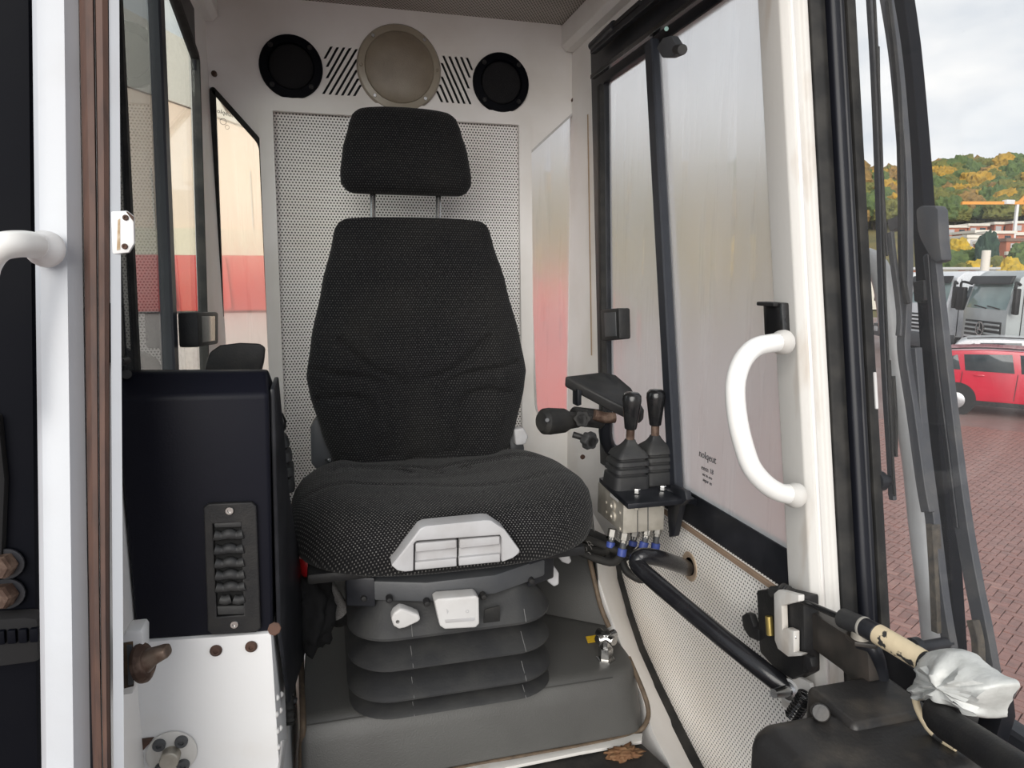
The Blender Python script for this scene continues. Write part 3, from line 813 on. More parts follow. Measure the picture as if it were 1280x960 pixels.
def backrest():
    wt = [(-.43, .150), (-.415, .172), (-.385, .189), (-.32, .2085), (-.24, .229), (-.205, .234), (-.13, .222), (-.02, .1965), (.075, .171), (.098, .166), (.110, .158), (.118, .145), (.1215, .10), (.1225, .0)]
    yt = [(-.43, 1.435), (-.30, 1.418), (-.20, 1.425), (0, 1.462), (.122, 1.50)]
    dt = [(-.43, .03), (-.41, .045), (-.2, .06), (.05, .05), (.10, .042), (.115, .03), (.1215, .016), (.1225, .004)]
    zs = [-.43, -.425] + [-.42 + .0042 * i for i in range(124)] + [.104, .107, .110, .1125, .115, .117, .1185, .1195, .1205, .1212, .1218, .1222]
    zs = sorted(set(zs)); rings = []
    n = 180
    for z in zs:
        w = max(lerp_tab(wt, z), .004); d = lerp_tab(dt, z); y0 = lerp_tab(yt, z)
        ring = []
        for x, y in superell(w, d, 3.0, n):
            t = abs(x) / w; Y = y0 + d + y
            if y < 0:
                low = max(0, min(1, (.02 - z) / .2))
                Y -= .018 * low * math.exp(-((t - .74) / .16) ** 2)
                Y += .010 * low * math.exp(-(t / .35) ** 2)
                gx, gz = CX + x, z; dep = 0
                for l, b in zip(groove_lines, gbox):
                    if b[0] < gx < b[1] and b[2] < gz < b[3]:
                        dd = seg_dist(gx, gz, l)
                        if dd < .02: dep = max(dep, math.exp(-(dd / .0065) ** 2))
                Y += .013 * dep
            ring.append(V((CX + x, Y, z)))
        rings.append(ring)
    return loft('backrest', rings, FAB_B, seat)
backrest()
def headrest():
    wt = [(.178, .118), (.184, .132), (.20, .1425), (.22, .143), (.27, .136), (.32, .122), (.345, .113), (.356, .100), (.361, .08), (.3635, .03)]
    rings = []
    zs = [.178, .180, .183] + [.186 + .0045 * i for i in range(36)] + [.350, .354, .357, .3595, .3615, .363, .3635]
    for z in sorted(set(zs)):
        w = lerp_tab(wt, z); k = min(1, max(.15, math.sqrt(max(0, 1 - ((z - .27) / .0945) ** 4))))
        d = .047 * k; yc = 1.60 + (z - .27) * .12
        rings.append([V((CX - .006 + x, yc + y - (.006 * (1 - (x / w) ** 2) if y < 0 else 0), z)) for x, y in superell(w, d, 3.2, 96)])
    return loft('headrest', rings, FAB_B, seat)
hr = headrest()
for px in (466, 548):
    a = at(px, 262, y=1.58); b = at(px, 230, y=1.60)
    cyl('headrest_post', a + (a - b) * .5, b + (b - a) * .6, .0065, CHROME, seat, seg=16)
def cushion():
    prof = [(0, -.470), (.5, -.470), (.93, -.472), (.975, -.465), (.995, -.450), (1.0, -.432), (.994, -.414), (.975, -.398), (.945, -.386), (.90, -.378), (.85, -.374)] + [(.85 - .0425 * i, -.372) for i in range(1, 20)] + [(.004, -.372)]
    n = 160; rings = []; base = superell(.277, .235, 2.9, n)
    sw = [[(.10 + .10 * math.cos(a) * 1.0, .05 + .055 * math.sin(a)) for a in [R(200 - 14 * k) for k in range(16)]],
          [(.11 + .06 * math.cos(a), .055 + .030 * math.sin(a)) for a in [R(210 - 18 * k) for k in range(13)]]]
    sw += [[(-x, y) for x, y in l] for l in sw]
    for s, z in prof:
        s = max(s, .004); ring = []
        for x, y in base:
            X, Y = x * s, y * s
            front = -(Y) / .235           # 1 at the nose
            Z = z
            if z > -.40:
                Z += -.018 * max(0, -front) ** 1.5 + .004 * math.sin(max(0, front) * math.pi) - .012 * max(0, front - .55) ** 1.2 / .45
                Z += .010 * math.exp(-((abs(X) - .19) / .05) ** 2) * (1 - max(0, front) ** 2) - .008 * math.exp(-(X / .1) ** 2) * max(0, 1 - abs(front))
                if s < .93:
                    dd = min(seg_dist(X, Y, l) for l in sw)
                    if dd < .02: Z -= .006 * math.exp(-(dd / .006) ** 2)
                    if -.10 < Y < -.04: Z -= .003 * math.exp(-((Y + .07 + .03 * math.sin(X * 14)) / .008) ** 2)
            ring.append(V((CX + .010 + X, 1.278 + Y - .006 * max(0, front), Z)))
        rings.append(ring)
    return loft('cushion', rings, FAB_C, seat)
cu = cushion()
# frayed corner of the cover
for k in range(6):
    p = at(737 + random.uniform(-5, 1), 688 + random.uniform(-14, 6), y=1.14)
    d = V((random.uniform(.2, 1), random.uniform(-.6, .1), random.uniform(-1, .3))) * random.uniform(.006, .013)
    tube('frayed_thread', [p, p + d * .5 + V((0, 0, .002)), p + d], .0006, M('thread_grey', (.17, .16, .15), .95), cu, seg=4, n=2)
box('seat_pan', (CX, 1.29, -.476), (.47, .40, .018), BLACKP, seat, bev=.006)
# white front bezel with two flaps
YH = 1.012
bz = slab('front_bezel', ats([(489, 707), (496, 699), (525, 661), (532, 658), (606, 650.5), (614, 651), (631, 662), (650, 688), (649, 692), (641, 698), (627.5, 703), (627.5, 673), (625, 669), (521, 676.5), (517.5, 680), (517, 714), (506, 715), (497, 713.5)], y=YH),
          (0, .035, 0), SILVERP, seat, bev=.003, seg=3)
for q in ([(519, 679), (571.5, 674.5), (571, 708), (518.5, 713)], [(574, 674.2), (625.5, 670), (625.5, 702.5), (573.5, 707.5)]):
    f = slab('flap', ats(q, y=YH + .012), (0, .012, 0), SILVERP, bz, bev=.0015)
    u = [(q[0][0] + .5, q[0][1] + .5), (q[1][0] - .5, q[1][1] + .5), (q[1][0] - .5, q[1][1] + 11), (q[0][0] + .5, q[0][1] + 12)]
    slab('flap_lip', ats(u, y=YH + .004), (0, .014, 0), SILVERP, f, bev=.003, seg=3)
    l = [(q[3][0] + .3, q[3][1] - 10), (q[2][0] - .3, q[2][1] - 10), (q[2][0] - .3, q[2][1] - .5), (q[3][0] + .3, q[3][1] - .5)]
    slab('flap_lip', ats(l, y=YH + .005), (0, .014, 0), SILVERP, f, bev=.002, seg=2)
slab('bezel_back', ats([(519, 679), (626, 670), (626, 701), (519, 712)], y=YH + .026), (0, .01, 0), BLACKP, bz, bev=.001)
# suspension: upper cover, bellows, controls
def ringed(name, prof, hw, hd, r, cx, cy, mat, parent, n=8, wob=0):
    rings = []
    for z, o in prof:
        rings.append([V((cx + x, cy + y, z + wob * x)) for x, y in rrect(hw + o, hd + o, r + o, n)])
    return loft(name, rings, mat, parent, smooth=True)
sus = ringed('bellows', [(-.515, -.035), (-.535, -.020), (-.556, -.004), (-.573, .009), (-.577, .009), (-.5785, .004), (-.584, -.026), (-.592, -.046), (-.595, -.046), (-.607, -.024), (-.620, .002), (-.626, .010), (-.629, .010), (-.6305, .004),
                         (-.637, -.028), (-.645, -.048), (-.648, -.048), (-.660, -.020), (-.672, .006), (-.678, .013), (-.681, .013), (-.6825, .006), (-.688, -.020), (-.693, -.030), (-.700, -.012), (-.707, .008), (-.7110, .012), (-.7115, .010)],
             .166, .190, .066, CX, 1.25, RUBBER, seat, 10)
for xx in (-.075, .115):     # mould seams
    pts = [V((CX + xx, 1.25 - .190 - o - .0006, z)) for z, o in [(-.556, -.004), (-.573, .009)]]
    tube('mould_seam', pts, .0007, M('seam_grey', (.16, .16, .16), .7), sus, seg=5, n=1)
    for z0, z1 in (((-.607, -.024), (-.626, .010)), ((-.660, -.020), (-.678, .013)), ((-.700, -.012), (-.7110, .012))):
        tube('mould_seam', [V((CX + xx, 1.25 - .190 - z0[1] - .0006, z0[0])), V((CX + xx, 1.25 - .190 - z1[1] - .0006, z1[0]))], .0007, MATS['seam_grey'], sus, seg=5, n=1)
slab('upper_cover', [(CX - .165, 1.12, -.488), (CX - .155, 1.095, -.488), (CX - .05, 1.060, -.488), (CX + .065, 1.060, -.488), (CX + .165, 1.105, -.488), (CX + .17, 1.40, -.488), (CX - .165, 1.40, -.488)],
     (0, 0, -.034), GREYP, seat, bev=.005)
slab('side_rail', [(CX + .13, 1.09, -.482), (CX + .185, 1.115, -.482), (CX + .185, 1.42, -.482), (CX + .13, 1.42, -.482)], (0, 0, -.05), BLACKM, seat, bev=.004)
slab('side_rail', [(CX - .175, 1.10, -.482), (CX - .13, 1.085, -.482), (CX - .13, 1.42, -.482), (CX - .175, 1.42, -.482)], (0, 0, -.05), BLACKM, seat, bev=.004)
for a, b, yv in ((455, 749, 1.10), (487, 751, 1.075), (534, 755, 1.058), (605, 747, 1.058), (665, 727, 1.095)):
    p = at(a, b, y=yv - .012)
    lathe('cover_plug', p + V((0, .012, 0)), (0, -1, 0), [(.0055, 0), (.0055, .010), (.0042, .013), (0, .014)], BLACKP, seat, 14)
hb = slab('height_lever', ats([(543, 752), (548, 749), (595, 745), (599, 748), (599.5, 780), (595, 785), (556, 787), (550, 783)], y=1.028), (0, .03, 0), OFFWHITEP, seat, bev=.004, seg=3)
slab('finger_groove', ats([(556, 775), (594, 772), (593, 776), (557, 779)], y=1.0272), (0, .001, 0), SILVERP, hb, bev=.0003)
slab('arrow_mark', ats([(558, 761), (561, 764), (559, 768), (561, 764)], y=1.0275)[:3], (0, .001, 0), SILVERP, hb, bev=0)
lathe('arrow_mark', at(584, 764, y=1.028), (0, -1, 0), [(.0028, 0), (.0028, .0006), (.0018, .0006), (.0018, 0)], SILVERP, hb, 14, ring=True)
kb = slab('weight_knob', ats([(489, 774), (492, 767), (500, 761), (506, 762), (524, 769), (526, 775), (522, 778), (507, 785), (499, 787), (492, 783)], y=1.040), (0, .022, 0), OFFWHITEP, seat, bev=.004, seg=3)
screw(at(497, 777, y=1.0395), (0, -1, 0), .003, CHROME, kb)
slab('rubber_window', ats([(606, 762), (625, 757), (625, 778), (604, 783)], y=1.0548), (0, .002, 0), RUBBER_D, sus, bev=.0005)
for pts, yv in (([(690, 688), (699, 686), (712, 694), (715, 702), (711, 706), (703, 703)], 1.17), ([(682, 711), (694, 709), (699, 717), (699, 731), (693, 734), (685, 728)], 1.14)):
    slab('side_lever', ats(pts, y=yv), (0, .02, 0), SILVERP, seat, bev=.004, seg=3)
tube('lever_link', ats([(668, 704), (678, 708), (684, 718)], y=1.145), .004, CHROME, seat, n=3)
# recliner brackets
slab('recliner_bracket', ats([(388, 535), (393, 524), (400, 526), (407, 545), (415, 562), (416, 590), (400, 592), (389, 580)], y=1.47), (0, .03, 0), GREYP, seat, bev=.006)
cyl('bracket_pin', at(408, 574, y=1.468), at(412, 575, y=1.45), .004, CHROME, seat, seg=12)
slab('recliner_bracket', ats([(636, 540), (650, 535), (656, 560), (656, 582), (640, 585)], y=1.47), (0, .03, 0), GREYP, seat, bev=.006)
slab('recliner_lever', ats([(643, 537), (655, 535), (661, 546), (657, 556), (645, 557)], y=1.445), (0, .03, 0), SILVERP, seat, bev=.005, seg=3)

# ================================================================== SEAT PLINTH
pt = thing('seat_plinth', 'grey vinyl covered plinth under the operator seat', 'plinth', (.23, 1.25, -.83))
def plinth():
    rings = []
    prof = [(-.845, .030), (-.80, .024), (-.75, .012), (-.725, .004), (-.715, -.004), (-.711, -.012), (-.710, -.022)]
    base = [(-.067, 1.72), (.53, 1.72), (.53, 1.10), (.505, 1.080), (-.067, 1.080)]
    for z, o in prof:
        pts = [(-.067 - o * .1, 1.72), (.532 + o * .35, 1.72), (.532 + o * .35, 1.08 - o), (-.067 - o * .1, 1.08 - o)]
        rings.append([V((x, y, z)) for x, y in round_poly(pts, [.01, .01, .06, .012], 8)])
    return loft('cover', rings, VINYL, pt, smooth=True)
plinth()
slab('seam', [(-.06, 1.071, -.7120), (.47, 1.071, -.7120), (.47, 1.0695, -.7128), (-.06, 1.0695, -.7128)], (0, 0, .001), VINYL_D, pt, bev=0)
wp = [at(a, b, z=-.822) for a, b in ((470, 984), (573, 961), (640, 948), (720, 934), (780, 921), (800, 913))] + [at(809, 900, z=-.80), at(810, 885, z=-.77), at(803, 862, z=-.745), at(786, 822, z=-.715)]
tube('welt', wp, .0045, WELT, pt, seg=8, n=5)
tube('welt', [at(377, 790, z=-.70), at(377, 850, z=-.71), at(379, 903, z=-.715), at(377, 940, z=-.77), at(376, 990, z=-.83)], .005, WELT, pt, seg=8, n=5)
# darker riser behind, with its welt
slab('riser', [V((.53, 1.236, -.708)), at(737, 700, y=1.30), at(725, 668, y=1.36), at(640, 660, y=1.42), at(640, 760, z=-.708)], (.03, .12, 0), VINYL_D, pt, bev=.004)
tube('welt', [V((.53, 1.232, -.706)), at(750, 755, y=1.25), at(737, 700, y=1.295), at(727, 672, y=1.35)], .005, WELT, pt, seg=8, n=5)
# sticker and tap
st = slab('sticker', ats([(732, 796), (745, 794), (748, 802), (735, 804)], z=-.7085), (0, 0, .0006), YELLOW, pt, bev=0)
lab(st, 'small yellow sticker')
vp = at(757, 824, z=-.71)
tp = thing('drain_tap', 'small bright metal tap standing on the grey plinth', 'tap', vp)
lathe('stem', vp, (0, 0, 1), [(.018, 0), (.018, .003), (.0135, .0035), (.0135, .024), (.008, .026), (.008, .040), (0, .041)], CHROME, tp, 6, smooth=False)
for k in range(4):
    a = R(20 + 90 * k); d = V((math.cos(a), math.sin(a), 0))
    cyl('handle_lobe', vp + V((0, 0, .045)), vp + V((0, 0, .045)) + d * .022, .0065, CHROME, tp, r2=.0085, seg=10)
cyl('hub', vp + V((0, 0, .038)), vp + V((0, 0, .053)), .0095, CHROME, tp, seg=12)

# ================================================================== CONSOLE ON THE LEFT
YC = .90
co = thing('side_console', 'dark blue plastic console box with a small louvred vent', 'console', (-.16, 1.05, -.45))
TL, TR, ML, MR, BR, BL = [at(a, b, y=YC + d) for a, b, d in ((160, 465, .035), (334, 464, .035), (149, 497, 0), (336, 493, 0), (341, 790, 0), (154, 803, 0))]
ML.x = BL.x = -.246; TL.x = -.246
bm = bmesh.new()
dv = V((-.004, .33, .0))
front = [TL, TR, MR, BR, BL, ML]
vf = [bm.verts.new(p) for p in front]; vb = [bm.verts.new(V((p.x, yb_, p.z))) for p, yb_ in zip(front, (.958, .958, .99, 1.2, 1.2, .99))]
bm.faces.new((vf[0], vf[1], vf[2], vf[5])); bm.faces.new((vf[5], vf[2], vf[3], vf[4]))
n = 6
for k in range(n): bm.faces.new((vf[k], vf[(k + 1) % n], vb[(k + 1) % n], vb[k]))
bm.faces.new(vb)
bmesh.ops.recalc_face_normals(bm, faces=bm.faces)
bevel_all(bm, .006, 3, 15)
finish('housing', bm, NAVY, co, smooth=True)
# vent bezel with louvres
vb0 = ats([(257, 634), (262, 630), (314, 628), (319, 632), (325, 782), (320, 787), (268, 790), (262, 786)], y=YC - .003)
vo = ats([(265, 652), (303, 650), (307, 768), (270, 771)], y=YC - .003)
vt = plate('vent', [(p.x, p.z) for p in vb0], [[(p.x, p.z) for p in vo]], .005, fy(YC - .004), BLACKP, co, bev=.0015)
slab('vent_well', [p + V((0, .0015, 0)) for p in vo], (0, .004, 0), M('vent_hollow', (.006, .006, .006), .9), vt, bev=0)
slab('vent_step', ats([(304, 651), (313, 650), (319, 766), (308, 769)], y=YC - .0068), (0, .002, 0), GREYP, vt, bev=.0006)
for k, py in enumerate((669, 687, 704, 719, 734)):
    a = at(268 + k * .6, py, y=YC - .006); b = at(304 + k * .6, py - 2, y=YC - .006)
    pts = [a, a + (b - a) * .25 + V((0, 0, -.0015)), a + (b - a) * .5 + V((0, 0, .0008)), a + (b - a) * .75 + V((0, 0, -.0015)), b]
    tube('louvre', pts, .0056, RUBBER, vt, seg=10, n=5, radii=lambda t: .0066 * (.75 + .25 * abs(math.cos(2 * math.pi * t))))
for a, b in ((276, 288), (293, 305)):
    tube('louvre', [at(a, 749, y=YC - .005), at((a + b) / 2, 750, y=YC - .006), at(b, 748, y=YC - .005)], .006, RUBBER, vt, seg=10, n=4)
slab('louvre', ats([(267, 654), (302, 652), (302, 659), (268, 660)], y=YC - .0075), (0, .006, 0), RUBBER, vt, bev=.002)
slab('louvre', ats([(271, 758), (306, 757), (306, 768), (272, 769)], y=YC - .0075), (0, .006, 0), RUBBER, vt, bev=.002)
for a, b in ((287, 638), (293, 780)):
    screw(at(a, b, y=YC - .0075), (0, -1, 0), .0058, CHROME, vt)
cyl('corner_plug', at(158, 468, y=YC + .03), at(158, 468, y=YC + .02), .006, BLACKP, co, seg=14)
# narrow black side cover along the console
slab('side_cover', [V((-.074, YC + .012, -.14)), V((-.071, .955, -.13)), V((-.068, 1.0, -.30)), V((-.067, 1.19, -.50)), V((-.067, 1.2, -.66)), V((-.078, YC + .06, -.60)), V((-.082, YC + .012, -.465))], (.006, 0, 0), BLACKM, co, bev=.003)
cyl('side_bolt', at(343, 786, x=-.066), at(343, 786, x=-.058), .006, RUSTSPOT, co, seg=8)
slab('top_tab', ats([(336, 494), (343, 498), (345, 520), (342, 536), (337, 520)], y=1.0), (0, .04, 0), BLACKP, co, bev=.003)

# white box below
wb2 = thing('console_plinth', 'white painted steel box below the dark console', 'plinth', (-.16, .95, -.83))
q = [at(154, 804, y=YC - .004), at(341, 791, y=YC - .004)]
q[0].x = -.262
bx0 = [V((q[0].x, YC - .004, q[0].z)), V((-.0865, YC - .004, q[1].z)), V((-.084, YC - .004, -.90)), V((-.27, YC - .004, -.90))]
slab('body', bx0, (.0, .38, 0), WHITE, wb2, bev=.004)
for a, b in ((270, 813), (314, 808)):
    p = at(a, b, y=YC - .005)
    lathe('rusty_rivet', p, (0, -1, 0), [(.0075, 0), (.0075, .0015), (.005, .004), (.0028, .0042), (.0024, .002), (0, .002)], RUSTSPOT, wb2, 18)
for k, (a, b) in enumerate(((346, 872), (351, 868), (345, 893), (350, 888), (346, 914), (350, 910), (347, 934), (351, 930))):
    p = at(a, b, x=-.082)
    lathe('rivet', p, (1, 0, 0), [(.0042, 0), (.0036, .002), (.0018, .0035), (0, .0038)], OFFWHITEP, wb2, 12)
slab('edge_strip', ats([(352, 926), (356, 924), (350, 968), (346, 968)], x=-.078), (.003, 0, 0), OFFWHITEP, wb2, bev=.0008)
# flange with three socket bolts round a pin
hc = at(215, 941, y=YC - .006)
ph = lathe('hinge_disc', hc, (0, -1, 0), [(.030, 0), (.030, .002), (.028, .003), (.0, .003)], WHITE_OLD, wb2, 40)
for k in (128, 52, 308, 232):
    p = hc + V((math.cos(R(k)) * .021, -.003, math.sin(R(k)) * .021))
    lathe('socket_bolt', p, (0, -1, 0), [(.0078, 0), (.0078, .004), (.0068, .0055), (.0035, .0055), (.003, .003), (0, .003)], GREYP, ph, 18)
cyl('pin', hc + V((0, -.002, 0)), hc + V((0, -.020, .001)), .0115, ALU, ph, seg=22)
slab('rust_patch', ats([(164, 929), (170, 924), (193, 921), (186, 930), (170, 947)], y=YC - .0048), (0, -.0006, 0), RUSTSPOT, wb2, bev=0)

# rotary latch on the post, with its tapered catch
lt = thing('door_latch', 'white box latch with a rusty tapered catch on the left post', 'latch', at(165, 860, y=.80))
YLt = .800
slab('latch_box', ats([(150, 800), (157, 790), (176, 788), (179, 793), (179, 838), (170, 850), (166, 868), (151, 870)], y=YLt), (0, .03, 0), WHITE, lt, bev=.003)
slab('latch_slot', ats([(153, 804), (166, 802), (167, 858), (155, 861)], y=YLt - .0012), (0, .004, 0), M('slot_dark', (.03, .022, .016), .8, col2=(.10, .06, .03), nscale=60), lt, bev=.0005)
slab('latch_tongue', ats([(158, 806), (165, 806), (166, 856), (160, 857)], y=YLt - .002), (0, .004, 0), GREYP, lt, bev=.001)
a = at(176, 829, y=YLt - .004); b = at(213, 820, y=YLt - .012)
d = (b - a)
lathe('catch_collar', a, d, [(0, 0), (.0215, 0), (.0215, .004), (.018, .007), (.0155, .009), (0, .010)], RUST, lt, 28)
u, v = frame_of(d)
if v.z < 0: u, v = -u, -v
rings = []
for t, hw_, hh_, up_ in ((.10, .0150, .0150, 0), (.25, .0120, .0125, .001), (.40, .0100, .0105, .003), (.60, .0092, .0085, .005), (.85, .0088, .0072, .0065), (.97, .0080, .0062, .0068), (1.0, .0066, .0050, .0068)):
    c2 = a + d * t + v * up_
    rings.append([c2 + u * x + v * y for x, y in rrect(hw_, hh_, min(hw_, hh_) * .75, 5)])
loft('catch_nose', rings, M('worn_steel', (.16, .12, .095), .45, .6, col2=(.09, .055, .04), nscale=70), lt, smooth=True)

# armrest, lever boot and control behind the console
ar = thing('armrest', 'black padded armrest rising behind the dark console', 'armrest', at(290, 470, y=1.22))
rings = []
o = [(255, 462), (262, 440), (275, 431), (300, 428), (325, 429), (332, 434), (331, 446), (326, 466), (300, 474)]
slab('pad', ats(o, y=1.20), (-.01, .10, -.02), BLACKP, ar, bev=.008, seg=3)
cyl('support_post', at(292, 468, y=1.25), at(295, 520, y=1.25), .014, BLACKM, ar)
lb = thing('control_lever', 'grey pleated lever boot tucked beside the console', 'lever', at(350, 620, y=1.28))
bp = at(347, 612, y=1.28)
rings = []
for h, r in ((0, .030), (.02, .029), (.024, .024), (.03, .030), (.046, .029), (.05, .023), (.056, .028), (.072, .026), (.076, .020), (.082, .025), (.098, .020), (.108, .012)):
    rings.append([bp + V((x, y, h)) for x, y in rrect(r, r, r * .5, 4)])
loft('boot', rings, RUBBER, lb, smooth=True)
lathe('knob', bp + V((.004, 0, .10)), (0, 0, 1), [(0, 0), (.010, .002), (.016, .012), (.017, .025), (.012, .04), (0, .043)], BLACKG, lb, 20)
cyl('cable_end', at(352, 632, y=1.28), at(353, 662, y=1.27), .006, CHROME, lb)

# fire extinguisher and dark cloth beside the suspension
fe = thing('fire_extinguisher', 'small red extinguisher lying beside the seat bellows', 'extinguisher', at(405, 745, y=1.33))
a, b = at(378, 692, y=1.20), at(428, 775, y=1.26)
d = (b - a)
lathe('bottle', a, d, [(0, 0), (.010, .002), (.018, .016), (.021, .03), (.021, d.length * .36)], REDP, fe, 24)
lathe('label_band', a + d * .34, d, [(.0212, 0), (.0215, .001), (.0215, d.length * .5), (.0212, d.length * .52)], M('print_grey', (.32, .31, .30), .5, col2=(.15, .14, .14), nscale=300, stretch=(1, 1, 3)), fe, 24)
lathe('bottle_foot', a + d * .84, d, [(.021, 0), (.021, d.length * .12), (.016, d.length * .16), (0, d.length * .16)], BLACKP, fe, 24)
def lumpy(name, c, s, mat, parent, seed, amp=.25, freq=1.8, sub=4):
    bm = bmesh.new(); bmesh.ops.create_icosphere(bm, subdivisions=sub, radius=1)
    for v in bm.verts:
        n_ = noise.fractal(v.co * freq + V((seed, seed * 2.1, 0)), 1.0, 2.0, 4)
        v.co = v.co * (1 + amp * n_)
        v.co = V((c[0] + v.co.x * s[0], c[1] + v.co.y * s[1], c[2] + v.co.z * s[2]))
    return finish(name, bm, mat, parent, smooth='all')
clo = lumpy('crumpled_jacket', at(385, 764, y=1.20), (.042, .05, .070), CLOTH, None, 3.3, .35, 2.2)
tag(clo, 'crumpled black cloth stuffed between console and bellows', 'cloth')
hz = thing('cable_bundle', 'black corrugated cables hanging beside the console edge', 'cable', at(358, 860, y=1.1))
for k in range(2):
    tube('cable', [at(350 + 3 * k, 730, y=1.10), at(360 + 4 * k, 790, y=1.08), at(358 + 3 * k, 850, y=1.05), at(362 + k, 905, y=1.03)], .006, RUBBER_D, hz, seg=10, n=16, radii=lambda t: .0065 + .0016 * math.sin(t * 120))
cyl('cable_clip', at(363, 875, y=1.05), at(370, 877, y=1.05), .006, BLACKP, hz)

# ---- dark machine side seen past the left post
md = thing('machine_frame', 'near black machine frame at the left picture edge with rusty bolts', 'machine frame', at(20, 960, y=1.0))
YM = 1.02
slab('upright', ats([(-60, -60), (41, -60), (52, 1000), (-60, 1000)], y=YM), (-.02, .06, 0), NAVY_EXT, md, bev=.012, seg=3)
slab('inner_cheek', ats([(-60, 500), (-2, 520), (6, 600), (2, 700), (-60, 720)], y=YM - .012), (0, .02, 0), M('matte_black', (.004, .004, .005), .9), md, bev=.004)
for a, b in ((9, 704), (10, 741)):
    p = at(a, b, y=YM - .004)
    hexbolt(p, (-.15, -1, .1), .0165, RUST, md, h=.02)
    cyl('bolt_washer', p, p + V((0, -.004, 0)), .021, BLACKM, md)
slab('rubber_buffer', ats([(-30, 776), (30, 772), (47, 774), (48, 828), (-30, 838)], y=YM - .03), (0, .03, 0), MATS['matte_black'], md, bev=.006)
for k in range(4):
    slab('buffer_lug', ats([(-6 + 14 * k, 790 - k), (5 + 14 * k, 789 - k), (6 + 14 * k, 806 - k), (-5 + 14 * k, 807 - k)], y=YM - .036), (0, .008, 0), NAVY_EXT, md, bev=.002)
slab('deck', [V((-.95, .95, -1.15)), V((.95, .95, -1.15)), V((.95, 3.2, -1.15)), V((-.95, 3.2, -1.15))], (0, 0, -1.4), NAVY_EXT, md, bev=.03)
slab('undercarriage', [V((-.8, 1.1, -2.4)), V((.8, 1.1, -2.4)), V((.8, 3.1, -2.4)), V((-.8, 3.1, -2.4))], (0, 0, GZ + 2.4 + .0), BLACKM, md, bev=.05)

# ================================================================== CONTROLS ON THE RIGHT
# armrest on its bracket
ra = thing('armrest', 'black sloping armrest pad above the joystick block', 'armrest', at(745, 545, y=1.22))
TA = [at(706, 470, y=1.30), at(752, 465, y=1.38), at(770, 468, y=1.36), at(789, 484, y=1.30), at(806, 512, y=1.235), at(801, 517, y=1.225), at(795, 516, y=1.225), at(762, 500, y=1.25)]
slab('pad', TA, (.0, .004, -.022), BLACKP, ra, bev=.005, seg=3)
slab('bracket', ats([(722, 487), (727, 488), (727, 506), (722, 508)], y=1.28), (0, .03, 0), BLACKM, ra, bev=.001)
a, b = at(676, 527, y=1.22), at(722, 525, y=1.25)
d = b - a
lathe('roller', a, d, [(0, 0), (.018, .001), (.0245, .008), (.0255, .02), (.0235, d.length * .6), (.017, d.length * .75), (.015, d.length)], RUBBER_D, ra, 28)
cyl('roller_screw', a + V((.006, -.020, .006)), a + V((.004, -.0265, .008)), .004, GREYP, ra, seg=12)
def lobed_knob(c, axis, r, h, mat, parent, name='clamp_knob', lobes=6):
    axis = V(axis).normalized(); u, v = frame_of(axis); rings = []
    for t, k in ((0, .75), (.15, 1), (.8, 1), (1, .86)):
        rings.append([c + axis * h * t + (u * math.cos(2 * math.pi * i / 48) + v * math.sin(2 * math.pi * i / 48)) * r * k * (1 + .10 * math.cos(lobes * 2 * math.pi * i / 48)) for i in range(48)])
    o = loft(name, rings, mat, parent, smooth=True)
    lathe('knob_centre', c + axis * h, axis, [(r * .6, 0), (r * .55, -.001), (0, -.002)], BLACKP, o, 18)
    return o
lobed_knob(at(728, 522, y=1.225), (-.4, -1, .05), .0165, .016, RUBBER_D, ra)
lobed_knob(at(733, 549, y=1.215), (.3, -1, -.1), .0160, .018, RUBBER, ra)
cyl('clamp_body', at(716, 520, y=1.26), at(752, 524, y=1.27), .019, BLACKP, ra)
tube('clamp_arm', ats([(742, 518), (755, 522), (768, 522)], y=1.25), .011, RUST, ra, n=3)
cyl('clamp_stem', at(716, 543, y=1.235), at(735, 549, y=1.225), .006, BLACKP, ra)
tube('mount_tube', [at(757, 520, y=1.27), at(762, 560, y=1.30), V((XR - .01, 1.32, -.40))], .014, BLACKM, ra, n=4)

# joysticks on the valve block
vk = thing('valve_block', 'aluminium hydraulic valve block with hose fittings under black mounting plate', 'valve', at(795, 672, y=1.16))
ZP = -.392
plt = slab('mounting_plate', ats([(749, 597), (785, 630), (845, 625), (857, 622), (850, 612), (826, 597), (790, 586)], z=ZP), (0, 0, -.010), BLACKM, vk, bev=.002)
slab('mount_bracket', ats([(838, 606), (856, 614), (858, 625), (850, 632), (842, 670), (836, 672), (834, 640)], x=.600), (.012, 0, 0), BLACKM, vk, bev=.002)
strip('bracket_arm', [at(842, 618, x=.60), V((XR - .006, at(842, 618, x=.60).y + .02, ZP - .02))], .05, .012, BLACKM, vk, up=(0, 1, 0), bev=.002)
box('body', ((.506 + .588) / 2, 1.185, -.434), (.082, .125, .062), ALU, vk, bev=.002)
for a in (797, 810):
    strip('joint_line', [at(a, 628, y=1.1215), at(a, 670, y=1.1215)], .0012, .0012, GREYP, vk, up=(1, 0, 0), bev=0)
slab('label_plate', ats([(763, 612), (773, 620), (773, 628), (763, 620)], x=.5055), (-.0006, 0, 0), OFFWHITEP, vk, bev=0)
for a, b in ((767, 632), (767, 645)):
    p = at(a, b, x=.506)
    lathe('port_plug', p, (-1, 0, 0), [(.010, 0), (.010, .003), (.0075, .004), (.005, .004), (.004, .0015), (0, .0015)], ALU, vk, 20)
for a, b in ((758, 628), (775, 641), (758, 640), (775, 661)):
    cyl('port_screw', at(a, b, x=.506), at(a, b, x=.506) + V((-.002, 0, 0)), .0035, ALU, vk, seg=10)
